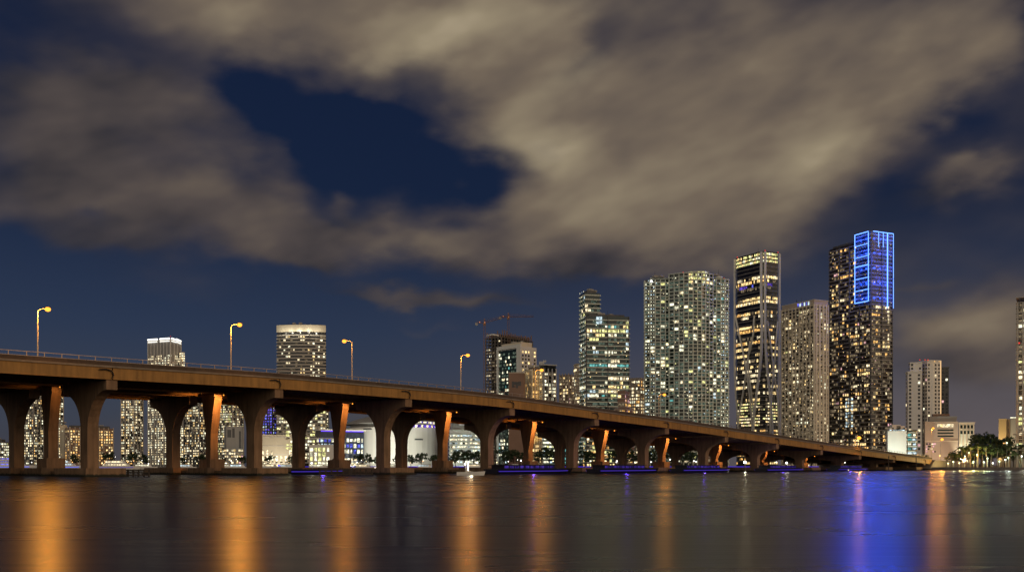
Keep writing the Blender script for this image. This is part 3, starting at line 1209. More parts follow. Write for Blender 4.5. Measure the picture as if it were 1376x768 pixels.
def rib(face, pts, r0=0.85):
    r0 *= 1.35
    """a curved rib on face 'l' or 'r'; pts are (fraction along face, photo row)"""
    a, b = (L_, C) if face == 'l' else (C, R_)
    d = (b - a).normalized()
    nrm = Vector((d.y, -d.x))
    P_ = []
    n = len(pts)
    for i in range(n - 1):
        for j in range(4):
            s = j / 4
            p0, p1, p2, p3 = pts[max(i - 1, 0)], pts[i], pts[i + 1], pts[min(i + 2, n - 1)]
            q = [0.5 * (2 * p1[c] + (p2[c] - p0[c]) * s + (2 * p0[c] - 5 * p1[c] + 4 * p2[c] - p3[c]) * s * s + (3 * p1[c] - p0[c] - 3 * p2[c] + p3[c]) * s ** 3) for c in (0, 1)]
            P_.append(q)
    P_.append(pts[-1])
    mb = MB()
    mb.tube([((a + (b - a) * k + nrm * 0.7).x, (a + (b - a) * k + nrm * 0.7).y, zat(y, Y)) for k, y in P_], r0, 5)
    t.part(mb, "outer_rib", M['white'])


rib('l', [(0.02, 338), (0.02, 420), (0.03, 500), (0.10, 545), (0.18, 585), (0.2, 600)], 0.8)
rib('l', [(0.94, 338), (0.94, 400), (0.96, 440), (0.93, 480), (0.80, 525), (0.70, 560), (0.66, 600)], 1.1)
rib('l', [(0.03, 415), (0.22, 450), (0.42, 490), (0.52, 520), (0.62, 560), (0.66, 600)], 0.8)
rib('l', [(0.70, 425), (0.66, 450), (0.48, 480), (0.42, 500), (0.30, 530), (0.18, 555), (0.12, 600)], 0.8)
rib('l', [(0.55, 455), (0.50, 490), (0.62, 530), (0.70, 560)], 0.6)
rib('r', [(0.06, 338), (0.06, 400), (0.08, 450), (0.16, 490), (0.35, 530), (0.50, 570), (0.55, 600)], 1.0)
rib('r', [(0.97, 338), (0.97, 420), (0.95, 480), (0.97, 540), (0.97, 600)], 0.8)
rib('r', [(0.20, 430), (0.45, 470), (0.60, 500), (0.85, 540), (0.92, 600)], 0.7)
rib('r', [(0.85, 430), (0.66, 480), (0.50, 520), (0.40, 560), (0.36, 600)], 0.7)
for q in (L_ + (C - L_) * .1, C + (R_ - C) * .9, C + (R_ - C) * .1):
    t.lamp((q.x, q.y, ztop + 0.6), 0.5, E_RED)
t.roof(oct_, ztop - 1.0, 1.0, 1.5, M['darkgrey'])
t.finish()

# ---- beige ribbed tower
t = Tower("ribbed_tower", "beige tower with closely set vertical ribs and a small blue sign on top", "tower", at(1080, 880), seed=13)
Y = 880.0
poly = corner_box(1051, 1094, 1112.5, Y, 6)
C, R_, B_, L_ = [Vector(p) for p in poly]
ztop = zat(402, Y)
t.body(poly, G, ztop - 6, M['glass_brown'])
fh = 3.1
t.slabs(poly, G + 4, ztop - 7, fh, 0.45, 0.75, M['cream'])
t.fins(poly, G, ztop - 4, 4.7, 1.0, 0.85, M['cream'])
t.windows(poly, G + 4, ztop - 7, fh, 2.3, 0.12, [('cream', 4), ('warm', 3), ('pale', 2), ('lime', 1)], run=.3, stack=.5, dim=.5, rowbias=0.6, hf=.6, out=0.08, spark=.22)
wallm = MB()
d = (R_ - C).normalized()
nrm = Vector((d.y, -d.x))
for i in range(4):
    p = C + (R_ - C) * (0.14 + 0.24 * i) + nrm * 0.4
    wallm = MB()
    wallm.box((p.x, p.y, (G + ztop) / 2 - 2), ((R_ - C).length * 0.10, 0.9, ztop - G - 4), atan2(d.y, d.x))
    t.part(wallm, "pilaster", M['cream'])
cm = MB()
cm.prism(offset(poly, 0.5), ztop - 5.6, ztop - 4.6)
cm.prism(offset(poly, 0.5), ztop - 0.5, ztop)
t.part(cm, "crown", M['cream'])
cm = MB()
cm.prism(offset(poly, 0.1), ztop - 4.58, ztop - 0.52)
t.part(cm, "crown_wall", M['beige'])
d = (C - L_).normalized()
nrm = Vector((d.y, -d.x))
for i in range(6):
    p = L_ + (C - L_) * (0.52 + 0.065 * i) + nrm * 0.6
    t.pane((p.x, p.y, ztop - 2.6), d, 1.5, 3.0, 'blue' if i % 2 == 0 else 'cool')
mb = MB()
mb.tube([((C.x + L_.x) / 2, (C.y + L_.y) / 2 + 4, ztop), ((C.x + L_.x) / 2, (C.y + L_.y) / 2 + 4, ztop + 3)], 0.3, 5)
t.part(mb, "roof_mast", M['steel_dark'])
t.roof(poly, ztop - 2, 1.6, 3, M['darkgrey'])
t.windows(poly, G, G + 18, 3.0, 2.0, 0.7, WHITE, dim=.4, out=0.4)
t.finish()

# ---- wide curved condominium
t = Tower("condominium_tower", "widest tower of the skyline with a bowed front of pale balconies", "tower", at(922, 860), seed=14)
Y = 860.0
fh = 3.05
vols = [(bowed(867, 906, Y + 4, 24, 3.5, 6), zat(375, Y)), (bowed(900, 957, Y - 2, 30, 9.0, 10), zat(369, Y)), (bowed(951, 978, Y + 6, 24, 3.0, 5), zat(374, Y + 6))]
for i, (poly, zt) in enumerate(vols):
    t.body(poly, G, zt, M['glass_green'])
    t.slabs(poly, G + 4, zt, fh, 1.3, 0.6, M['palegreen'], "balcony_bands")
    t.fins(poly, G, zt - 0.5, (9, 16, 9)[i], 1.2, 0.5, M['palegreen'])
    t.windows(poly, G + 4, zt - 0.5, fh, (2.7, 3.1, 2.4)[i], (0.19, 0.17, 0.24)[i], GREENISH, wf=.95, run=.46, stack=.18, dim=.42, dimk='dimgreen', rowbias=.7, spark=.22, spal=('pale', 'lime', 'cream', 'cool'))
# balcony ceiling lamps along the outer edges
for poly, zt, ks, pr in ((vols[0][0], vols[0][1], (0, 1), .75), (vols[2][0], vols[2][1], (3, 4), .7), (vols[2][0], vols[2][1], (0, 1), .4)):
    es = list(t.edges(poly))
    for k in ks:
        a, d, L, nrm = es[min(k, len(es) - 1)]
        z = G + 5.6
        while z < zt:
            for q in (0.2, 0.7):
                if t.rng.random() < pr:
                    p = a + d * L * q + nrm * 0.7
                    t.pane((p.x, p.y, z), d, 0.9, 0.8, 'pale' if t.rng.random() < .6 else 'cool')
            z += fh
cpoly = bowed(926, 951, Y - 3, 14, 4.0, 5)
zt = zat(365, Y - 4)
t.body(cpoly, vols[1][1], zt, M['cream'], "penthouse")
t.slabs(cpoly, vols[1][1] + .4, zt, (zt - vols[1][1] - .4), 1.0, 0.4, M['palegreen'], "penthouse_slabs")
t.windows(cpoly, vols[1][1] + .3, zt, zt - vols[1][1] - .4, 2.2, 1.4, [('lime', 3), ('pale', 1)], dim=.5)
es = list(t.edges(vols[1][0]))
for r in range(3):
    for a, d, L, nrm in es[4:9]:
        for k_ in (.27, .75):
            if t.rng.random() < .85:
                p = a + d * L * k_ + nrm * .1
                t.pane((p.x, p.y, vols[1][1] - 2 - fh * r * 1.0), d, L * .4, 1.9, t.rng.choice(('lime', 'lime', 'pale', 'warm')))
for poly, zt in vols[::2]:
    t.roof(poly, zt + .25, 2.0, 4, M['palegreen'])
x, y = at(875, Y)
t.lamp((x, y - 1.2, zat(378, Y)), 0.9, LIT['white_hot'], "roof_lamp")
x, y = at(973, Y + 6)
t.lamp((x, y, zat(372, Y)), 0.5, E_RED)
x, y = at(918, Y)
t.lamp((x, y, zat(366, Y)), 0.5, E_RED)
t.finish()

# ---- stepped glass tower
t = Tower("stepped_tower", "green glass tower with a taller slim left part and a lower wide right part", "tower", at(815, 830), seed=15)
Y = 830.0
fh = 3.6
p1 = corner_box(779, 786, 806, Y + 6, 12)
p2 = corner_box(783, 788, 845, Y, 8)
z1, z2 = zat(393, Y + 6), zat(424, Y)
for poly, zt, pr in ((p1, z1, 0.10), (p2, z2, 0.20)):
    t.body(poly, G, zt, M['glass_green'])
    t.slabs(poly, G + 4, zt, fh, 0.8, 0.7, M['palegreen'], "balcony_bands")
    t.windows(poly, G + 4, zt - 0.4, fh, 2.6, pr, [('pale', 5), ('lime', 3), ('cream', 3), ('warm', 2), ('cool', 1), ('teal', 1)], wf=.95, run=.55, stack=.15, dim=.4, dimk='dimgreen', rowbias=.7, spark=.12)
    a, d, L, nrm = [e for e in t.edges(poly)][-1]
    z = G + 5
    while z < zt:
        for q in (.15, .5, .85):
            p = a + d * L * q + nrm * 0.5
            t.pane((p.x, p.y, z + fh * .62), d, 1.2, 0.9, 'pale' if t.rng.random() < .7 else 'cool')
        z += fh
t.fins(p2, G, z2, 17, 0.9, 0.6, M['darkgrey'])
d = Vector((1, 0))
for c_, r in ((0, 0), (1, 0), (0, 1), (1, 1)):
    x, y = at(803 + 4 * c_, Y)
    t.pane((x, y - 1.0, zat(427.5 + 5.5 * r, Y)), d, 2.3, 2.6, 'cool')
t.roof(p1, z1 + .3, 2.0, 2.5, M['darkgrey'])
t.roof(p2, z2 + .3, 1.5, 3, M['darkgrey'])
t.windows(p2, G, G + 22, 3.6, 2.4, .8, [('amber', 3), ('lime', 2), ('warm', 2)], dim=.3, out=.4)
t.finish()

# ---- dense low tower right of the stepped one, and its warm neighbour
t = Tower("apartment_tower", "low apartment block full of warm windows left of the wide curved tower", "tower", at(858, 950), seed=16)
Y = 950.0
poly = corner_box(843, 860, 870, Y, 5)
zt = zat(507, Y)
t.body(poly, G, zt, M['beige'])
t.slabs(poly, G + 3, zt, 3.2, 0.5, 0.4, M['slabgrey'])
t.fins(poly, G, zt, 5, .7, .7, M['slabgrey'])
t.windows(poly, G + 3, zt, 3.2, 2.1, .62, WHITE + [('amber', 2)], dim=.4)
t.finish(60)
t = Tower("warm_tower", "low reddish block with warm lit balconies in front of the stepped green tower", "tower", at(838, 800), seed=17)
Y = 790.0
poly = corner_box(826, 840, 852, Y, 4)
zt = zat(524, Y)
t.body(poly, G, zt - 14, M['brown'])
sp = corner_box(830, 840, 846, Y + 1, 4)
t.body(sp, zt - 14, zt, M['brown'], "upper_storeys")
t.slabs(poly, G + 3, zt - 14, 3.3, 0.6, 0.4, M['slabgrey'])
t.slabs(sp, zt - 13, zt, 3.3, 0.5, 0.4, M['slabgrey'], "upper_slab_bands")
t.windows(poly, G + 3, zt - 14, 3.3, 2.4, .55, [('amber', 4), ('warm', 3), ('pink', 2)], dim=.3)
t.windows(sp, zt - 13, zt, 3.3, 2.2, .6, [('amber', 3), ('pink', 2), ('warm', 3)], dim=.3)
t.finish(60)

# ---- small dense tower left of the stepped one
t = Tower("apartment_tower", "slim grey apartment tower with pale piers standing left of the stepped green tower", "tower", at(763, 1050), seed=18)
Y = 1050.0
poly = corner_box(752, 764, 776, Y, 8)
zt = zat(503, Y)
t.body(poly, G, zt, M['brown'])
t.slabs(poly, G + 3, zt, 3.2, 0.4, 0.5, M['beige'])
t.fins(poly, G, zt + 1.5, 4.6, .8, .9, M['beige'])
t.windows(poly, G + 3, zt, 3.2, 2.2, .45, [('cream', 4), ('warm', 3), ('pink', 1)], dim=.5)
t.finish(60)
t = Tower("apartment_tower", "lowest pale stair tower tucked against the left flank of the stepped green tower", "tower", at(777, 900), seed=181)
poly = corner_box(771, 775, 783, 900, 5)
zt = zat(488, 900)
t.body(poly, G, zt, M['beige'])
t.slabs(poly, G + 3, zt, 3.2, 0.5, 0.5, M['slabgrey'])
t.windows(poly, G + 3, zt, 3.2, 2.0, .5, WHITE, dim=.4)
t.finish(40)

# ---- slim tower right of the construction site
t = Tower("slim_tower", "slim grey tower with a white roof edge right of the construction site", "tower", at(735, 960), seed=19)
Y = 960.0
poly = corner_box(722, 731, 747, Y, 7)
zt = zat(489, Y)
t.body(poly, G, zt, M['glass'])
t.slabs(poly, G + 3, zt - 5, 3.4, 0.5, 0.45, M['slabgrey'])
t.fins(poly, G, zt - 4, 5.2, .8, 1.0, M['white'])
cm = MB()
cm.prism(offset(poly, 0.8), zt - 1.0, zt)
t.part(cm, "roof_edge", M['white'])
x, y = at(728, Y)
cm = MB()
cm.box((x, y + 6, zt + 1.6), (5, 4, 3.2))
cm.box((x + 3, y + 6, zt + 3.4), (3, 0.6, 2.0), 0.5)
t.part(cm, "roof_plant", M['white'])
t.windows(poly, G + 3, zt - 5, 3.4, 2.3, .38, WHITE, dim=.4)
t.finish(70)

# ---- white framed tower in front of the construction site
t = Tower("framed_tower", "white tower with a dark glass front inside a tall white frame, before the construction site", "tower", at(695, 900), seed=20)
Y = 900.0
front = corner_box(668, 700, 721, Y, -4)
C, R_, B_, L_ = [Vector(p) for p in front]
zt = zat(462, Y)
t.body(front, G, zt - 2, M['white'], "wall")
zr = zat(471, Y)
d = (C - L_).normalized()
nrm = Vector((d.y, -d.x))
W = (C - L_).length
for k in (0.03, 0.90):
    mb = MB()
    p = L_ + d * W * (k + 0.035 if k < .5 else k + 0.05) + nrm * 0.8
    mb.box((p.x, p.y, (G + zt) / 2), (W * (0.07 if k < .5 else 0.16), 1.7, zt - G), atan2(d.y, d.x))
    t.part(mb, "frame_pier", M['white'])
mb = MB()
p = L_ + d * W * 0.48 + nrm * 0.8
mb.box((p.x, p.y, zt - 1.6), (W * 0.80, 1.68, 3.2), atan2(d.y, d.x))
t.part(mb, "frame_beam", M['white'])
mb = MB()
p = L_ + d * W * 0.48 + nrm * 0.15
mb.box((p.x, p.y, (G + zt) / 2 - 2), (W * 0.80, 0.5, zt - G - 4), atan2(d.y, d.x))
t.part(mb, "glass_front", M['glass_green'])
fr = [tuple(L_ + d * W * .09 + nrm * .42), tuple(L_ + d * W * .88 + nrm * .42), tuple(L_ + d * W * .88 + nrm * .3), tuple(L_ + d * W * .09 + nrm * .3)]
t.windows(fr, G + 3, zt - 5, 3.3, 2.1, .30, [('pale', 4), ('cream', 3), ('teal', 1), ('cool', 1)], sides=[0], dim=.5, dimk='dimgreen', run=.3)
# punched windows of the right-hand wall
rw = [tuple(C), tuple(R_), tuple(B_), tuple(L_)]
d2 = (R_ - C).normalized()
n2 = Vector((d2.y, -d2.x))
W2 = (R_ - C).length
z = G + 4
while z < zt - 7:
    for i in range(5):
        p = C + d2 * W2 * (0.12 + 0.19 * i) + n2 * 0.06
        if i == 3:
            continue
        t.pane((p.x, p.y, z + 1.4), d2, W2 * 0.10, 1.8, 'dark' if t.rng.random() < .72 else 'warm')
    z += 3.3
t.roof(front, zt - 2, 4.5, 3, M['cream'])
t.finish(100, M['glass_black'])

t = Tower("plain_block", "brown windowless block with a dark emblem standing below the white framed tower", "building", at(694, 830), seed=21)
Y = 830.0
poly = corner_box(683.5, 704, 706, Y, -3)
zt = zat(501, Y)
t.body(poly, G, zt, M['brown'], "wall")
C, R_, B_, L_ = [Vector(p) for p in poly]
d = (C - L_).normalized()
nrm = Vector((d.y, -d.x))
mb = MB()
for kx, kz, w_, h_ in ((.28, 516, 1.6, 5), (.42, 514.5, 2.6, 2.6), (.55, 517.5, 1.8, 4.4), (.72, 515, 2.4, 3.6), (.63, 513.5, 3.0, 1.0), (.36, 519, 2.2, 1.0)):
    p = L_ + (C - L_) * kx + nrm * 0.08
    mb.box((p.x, p.y, zat(kz, Y)), (w_, 0.1, h_), atan2(d.y, d.x))
t.part(mb, "emblem", M['darkgrey'])
mb = MB()
mb.prism(offset(poly, .25), zt - .02, zt + 0.8)
t.part(mb, "parapet", M['beige'])
t.finish(10)

t = Tower("striped_tower", "narrow tower lit in yellow and brown vertical stripes right of the brown block", "building", at(720, 850), seed=22)
Y = 850.0
poly = corner_box(706, 715, 728, Y, 3)
zt = zat(497, Y)
t.body(poly, G, zt, M['tan'], "wall")
t.fins(poly, G, zt + 1, 2.3, .7, .7, M['cream'])
t.windows(poly, G + 3, zt, 3.3, 2.3, .4, [('amber', 3), ('warm', 3)], dim=.3)
t.roof(poly, zt, 2.5, 2.0, M['brown'])
t.finish(50)
flood((*at(722, 835), G), (*at(722, 852), 60), 60000, (1.0, .68, .25), 50, "the narrow striped tower")

# ---- tower under construction with its two cranes
t = Tower("unfinished_tower", "dark unfinished concrete tower with open floors and ragged bare columns at its top", "tower", at(684, 1010), seed=23)
Y = 1010.0
poly = corner_box(651, 674, 717, Y, 6)
zt = zat(452, Y)
core = offset(poly, -5)
t.body(core, G, zt + 3, M['darkgrey'], "core_wall")
t.slabs(poly, G + 3, zt, 3.3, 0.0, 0.4, M['rawslab'], "floor_slabs")
t.fins(offset(poly, -1.2), G, zt, 4.6, .8, .8, M['rawslab'], single=True)
mb = MB()
for a, d, L, nrm in t.edges(offset(poly, -1.0), True):
    n = int(L / 3.2)
    for i in range(n):
        p = a + d * (L * (i + .5) / n)
        h = t.rng.uniform(2.5, 7.5)
        mb.box((p.x, p.y, zt + h / 2), (.7, .7, h), atan2(d.y, d.x))
    for zz in (zt + 3.1,):
        p = a + d * (L * .5)
        mb.box((p.x, p.y, zz), (L * .8, .5, .5), atan2(d.y, d.x))
t.part(mb, "bare_columns", M['brown'])
t.windows(poly, G + 3, zt - 8, 3.3, 2.3, .38, [('cream', 3), ('dim', 6), ('pale', 1)], wf=.4, hf=.45, out=-1.5, dim=.4, rowbias=.3)
x, y = at(662, Y)
mb = MB()
mb.tube([(x - 6, y + 2, zt + 1.2), (x, y - 3, zt + 1.8), (x + 6, y + 1, zt + 1.2)], .7, 6)
t.part(mb, "safety_screen", M['white'])
x, y = at(671, Y)
t.lamp((x, y - 1, zat(458, Y)), .8, LIT['cream'], "work_lamp")
t.finish(80)


def crane(px, Y, ybase, ytop, boom, label):
    x, y = at(px, Y)
    root = empty("tower_crane", (x, y, G))
    tag(root, label, "crane", "cranes over the unfinished tower")
    zt = zat(ytop, Y) - G
    mat = surf("crane_steel", (0.22, 0.11, 0.06), 0.6, 0.2, 0.5)
    m = MB()
    for sx, sy in ((-1, -1), (1, -1), (1, 1), (-1, 1)):
        m.tube([(sx * .9, sy * .9, 0), (sx * .9, sy * .9, zt)], .16, 4)
    z = 0.0
    while z < zt - 2:
        m.tube([(-.9, -.9, z), (.9, -.9, z + 2)], .09, 4)
        m.tube([(.9, .9, z), (.9, -.9, z + 2)], .09, 4)
        m.tube([(-.9, .9, z), (-.9, -.9, z + 2)], .09, 4)
        z += 2
    m.build("mast", mat, root)
    c = MB()
    c.box((0, 0, zt + 1.2), (2.6, 2.2, 2.4))
    c.box((0, 0, zt + 4.5), (0.9, 0.9, 4.4))
    c.build("cab", mat, root)
    j = MB()
    L1, L2, dz = boom
    top = []
    for sy in (-.6, .6):
        j.tube([(L1, sy, zt + 2.6 + dz), (0, sy, zt + 2.4), (L2, sy, zt + 2.6)], .15, 4)
    j.tube([(L1, 0, zt + 4.0 + dz), (0, 0, zt + 4.2), (L2, 0, zt + 3.6)], .15, 4)
    n = int(abs(L1) / 2)
    for i in range(n):
        a, b = L1 * i / n, L1 * (i + .5) / n
        j.tube([(a, .6, zt + 2.4 + dz * i / n), (b, 0, zt + 4.1 + dz * (i + .5) / n), (L1 * (i + 1) / n, -.6, zt + 2.4 + dz * (i + 1) / n)], .08, 4)
    j.tube([(0, 0, zt + 6.6), (L1 * .75, 0, zt + 4.0 + dz * .75)], .06, 4)
    j.tube([(0, 0, zt + 6.6), (L2, 0, zt + 3.6)], .06, 4)
    j.build("jib", mat, root)
    w = MB()
    w.box((L2, 0, zt + 1.4), (2.6, 1.2, 2.6))
    w.build("counterweight", M['grey'], root)
    b = MB()
    b.ball((L2 * .6, -.9, zt + 3.2), .5, 8, 6)
    b.ball((.4, -1.4, zt + 2.8), .5, 8, 6)
    b.build("work_lamp", glow("crane_lamp", (1.0, .36, .16), .7), root)


crane(651, 1003, 445, 437, (26, -8, 7), "smaller reddish crane at the left edge of the unfinished tower")
crane(683, 1020, 445, 429, (26, -8.5, 0), "taller reddish crane rising from the middle of the unfinished tower")

# ---- dark tower with pale bands left of centre
t = Tower("banded_tower", "dark tower with a bowed front of pale slab bands and a broad cream crown", "tower", at(404, 1150), seed=31)
Y = 1150.0
poly = bowed(372.5, 437, Y, 26, 6, 10)
zt = zat(437, Y)
t.body(poly, G, zt - 8, M['glass_black'])
fh = 3.75
t.slabs(poly, G + 5, zt - 9, fh, 0.9, 1.35, M['slabgrey'])
cm = MB()
cm.prism(offset(poly, 0.7), zt - 8, zt)
t.part(cm, "crown", M['cream'])
t.windows(poly, G + 5, zt - 9, fh, 2.4, .20, [('cream', 4), ('pale', 3), ('warm', 2)], run=.3, dim=.2, out=.95, rowbias=.5, hf=.5)
# lit lower storeys seen through the arches
t.windows(poly, G + 5, zat(545, Y), fh, 2.6, .5, [('pale', 3), ('lime', 3), ('cream', 2)], run=.4, dim=.3, out=1.0)
t.roof(poly, zt, 1.0, 3, M['darkgrey'])
t.finish()
for i in range(5):  # added lamps on brackets that brighten the cream crown
    x, y = at(379 + 12.6 * i, Y)
    y -= 9.5
    mb = MB()
    mb.box((x, y + 1.8, zt - 10), (.3, 5.0, .3))
    mb.box((x, y, zt - 9.8), (.9, .6, .6))
    t.part(mb, "added_crown_lamp", M['steel_dark'])
    ld = bpy.data.lights.new("added_flood_light", 'POINT')
    ld.energy, ld.color, ld.shadow_soft_size = 1500, (1, .93, .72), .4
    lo = bpy.data.objects.new("added_flood_light", ld)
    lo.location = (x - t.o[0], y - .6 - t.o[1], zt - 8.6 - t.o[2])
    lo.parent = t.root
    COL.objects.link(lo)

# ---- bright tower with the white lit crown
t = Tower("crowned_tower", "pale tower with a brilliant white lit crown rising over the left part of the bridge", "tower", at(221, 1400), seed=32)
Y = 1400.0
poly = corner_box(199, 229, 243, Y, -3)
zt = zat(453, Y)
t.body(poly, G, zt - 2, M['grey'])
t.slabs(poly, G + 3, zt - 22, 3.3, 0.5, 0.4, M['slabgrey'])
t.fins(poly, G, zt - 3, 6.4, .9, 1.0, M['white'])
LITE = [('cream', 5), ('pale', 4), ('warm', 1)]
t.windows(poly, G + 3, zt - 22, 3.3, 2.6, .55, LITE, dim=.4, run=.2, stack=.5, rowbias=.4, wf=.6)
for i in range(4):
    mb = MB()
    C, R_, B_, L_ = [Vector(p) for p in poly]
    a, b = (L_, C) if i < 2 else (C, R_)
    k0, k1 = ((0.02, .44), (.56, .98), (.05, .5), (.5, .95))[i]
    p, q = on(a, b, k0, zt - 1.5, 1.3), on(a, b, k1, zt - 1.5 - (0, 0, 1, 2)[i], 1.0)
    mb.tube([p, q], 1.15, 5)
    t.part(mb, "crown_light", glow("crown_white_light", (1, .95, .85), 2.2))
    mb = MB()
    p, q = on(a, b, k0, zt - 5.0, 1.0), on(a, b, k1, zt - 5.0 - (0, 0, 1, 2)[i], 1.0)
    mb.tube([p, q], 0.8, 5)
    t.part(mb, "crown_light", glow("crown_white_light", (1, .95, .85), 1.2))
side = corner_box(241, 244, 248.5, Y + 4, 4)
zs = zat(472, Y)
t.body(side, G, zs, M['slabgrey'], "side_wing")
t.windows(side, G + 3, zs, 3.3, 2.2, .6, LITE, dim=.4)
x, y = at(229, Y)
t.lamp((x, y, zt + 1.5), 0.45, E_RED)
t.finish()

# ---- the far towers seen below the bridge
def lit_tower(name, label, pl, pc, pr, Y, dl, ytop, wall, slab, prob, pal, seed, fh=3.3, cw=2.6, fin=6.0, most=60, cat="tower", wf=.7, dim=.4):
    t = Tower(name, label, cat, at((pl + pr) / 2, Y), seed=seed)
    poly = corner_box(pl, pc, pr, Y, dl)
    zt = zat(ytop, Y)
    t.body(poly, G, zt, wall)
    t.slabs(poly, G + 3, zt, fh, .5, .4, slab)
    if fin:
        t.fins(poly, G, zt + 1, fin, .9, .9, slab)
    t.windows(poly, G + 3, zt - .5, fh, cw, prob, pal, dim=dim, run=.2, stack=.3, rowbias=.4, wf=wf, spark=.2)
    t.roof(poly, zt, 3.0, 3, M['darkgrey'])
    t.finish(most)
    return t


CITY = [('cream', 5), ('pale', 4), ('warm', 3), ('amber', 1)]
lit_tower("apartment_tower", "grey residential tower seen through the leftmost bridge arch, its top hidden by the deck", 30, 45, 58, 1300, 8, 512, M['glass'], M['grey'], .45, CITY, 41)
lit_tower("apartment_tower", "bright narrow residential tower behind the second column of the left bridge pier", 66, 72, 85, 1320, 6, 508, M['glass'], M['slabgrey'], .75, CITY, 42)
lit_tower("apartment_block", "plain pale slab block without windows left of the warm lit hotel", 81, 86, 89, 1250, 3, 571, M['cream'], M['cream'], .03, CITY, 43, cat="building", dim=0)
lit_tower("hotel_block", "broad hotel block full of warm orange windows with a small purple roof sign", 88, 94, 152, 1230, 6, 574, M['brown'], M['beige'], .85, [('amber', 5), ('warm', 5), ('cream', 1)], 44, cat="building", cw=3.0, wf=.62)
t = lit_tower("apartment_tower", "pale tower with vertical light lines at the sky gap right of the left pier", 163, 180, 192, 1280, 7, 503, M['glass'], M['slabgrey'], .55, CITY, 45)
lit_tower("apartment_tower", "dark striped tower right of the white crowned tower behind the bridge columns", 247, 268, 281, 1300, 7, 507, M['glass'], M['grey'], .38, CITY, 46)
lit_tower("apartment_tower", "densely lit tower behind the arch left of the bridge column under the second street lamp", 288, 312, 327, 1330, 9, 515, M['glass'], M['slabgrey'], .6, [('cream', 4), ('pale', 4), ('lime', 2), ('warm', 2)], 47)
lit_tower("office_tower", "purple and blue lit tower behind the bridge beside the dark banded tower", 352, 366, 372.5, 1180, 6, 535, M['glass_blue'], M['darkgrey'], .95, [('purple', 5), ('blue', 4), ('cool', 1)], 48)
lit_tower("office_tower", "small grey tower with sparse lights behind the arch right of the banded tower", 415, 428, 441, 1250, 6, 548, M['glass'], M['grey'], .45, CITY, 49)
lit_tower("office_block", "lone low block with bright floor lines at the left edge below the bridge", -12, 5, 12, 1200, 5, 593, M['glass'], M['slabgrey'], .8, [('pale', 3), ('lime', 1), ('cool', 1)], 50, cat="building", fin=0)

# blank grey hall and pale podium
t = Tower("plain_hall", "blank grey hall with one dark doorway below the densely lit tower", "building", at(313, 1050), seed=51)
poly = corner_box(301, 304, 327, 1050, 5)
zt = zat(572, 1050)
t.body(poly, G, zt, M['grey'], "wall")
mb = MB()
C, R_, B_, L_ = [Vector(p) for p in poly]
for k, y0, w_, h_ in ((.18, 582, 4, 8), (.42, 581, 2.5, 10), (.8, 590, 2.0, 18)):
    p = on(C, R_, k, zat(y0, 1050), .06)
    mb.box(p, (w_, .1, h_), atan2((R_ - C).y, (R_ - C).x))
t.part(mb, "doorway", M['darkgrey'])
t.windows(poly, G, G + 22, 3.2, 2.4, .8, [('warm', 3), ('cream', 4), ('pink', 1)], dim=.3, out=.12)
t.finish(60)
t = Tower("podium_block", "long pale podium with bright ground floor windows under the banded tower", "building", at(376, 1040), seed=52)
poly = corner_box(350, 353, 402, 1040, 4)
zt = zat(584, 1040)
t.body(poly, G, zt, M['cream'], "wall")
t.slabs(poly, G + 4, zt, 9, .5, .5, M['white'], "cornice_bands")
t.windows(poly, G + 6, G + 18, 6, 4.2, .6, [('cream', 4), ('pale', 2)], dim=.3, out=.1, hf=.8, wf=.5)
t.windows(poly, G, G + 6, 3, 2.4, .7, [('cream', 3), ('warm', 3), ('cool', 2), ('blue', 1)], dim=.3, out=.12)
C, R_ = Vector(poly[0]), Vector(poly[1])
t.windows([on(C, R_, .68, 0, .3)[:2], on(C, R_, 1, 0, .3)[:2], on(C, R_, 1, 0, .1)[:2], on(C, R_, .68, 0, .1)[:2]], G + 18, zt + 30, 3.3, 3.4, .9, [('lime', 3), ('pale', 3)], sides=[0], dim=.3)
t.finish(70)
flood((*at(372, 1000), G), (*at(375, 1040), 22), 26000, (1, .9, .7), 120, "the long pale podium")

# ---- the white arena
t = Tower("arena", "white drum-shaped sports arena with a glass lobby and purple light under its roof edge", "arena", at(520, 930), seed=53)
Y = 930.0
cx = at(520, Y)[0]
rad = (at(588, Y)[0] - at(466, Y)[0]) / 2
circ = [(cx + rad * 1.05 * cos(2 * pi * i / 40), Y + 45 + rad * sin(2 * pi * i / 40)) for i in range(40)]
zt = zat(573, Y)
t.body(circ, G, zt, M['white'], "drum_wall")
mb = MB()
mb.prism(offset(circ, -3.5), zt, zt + 5)
t.part(mb, "upper_ring", M['grey'])
rf = MB()
n = 40
rings = []
for j, (k, h) in enumerate(((1.1, 3.2), (1.1, 4.2), (.9, 7.5), (.6, 11), (.3, 13), (.02, 13.5))):
    rings.append([(cx + rad * k * cos(2 * pi * i / n), Y + 45 + rad * k * .95 * sin(2 * pi * i / n), zt + h) for i in range(n)])
rf.add([p for r in rings for p in r], [(j * n + i, j * n + (i + 1) % n, (j + 1) * n + (i + 1) % n, (j + 1) * n + i) for j in range(5) for i in range(n)] + [tuple(range(n - 1, -1, -1))])
t.part(rf, "roof", M['grey'])
for kx, ky in ((.36, 575), (.60, 583), (.72, 589)):
    a = pi + pi * kx
    p = (cx + rad * 1.06 * cos(a), Y + 45 + rad * 1.01 * sin(a), zat(ky, Y - 10))
    mb = MB()
    mb.box(p, (9, .8, 1.2), a + pi / 2)
    t.part(mb, "slot_window", M['darkgrey'])
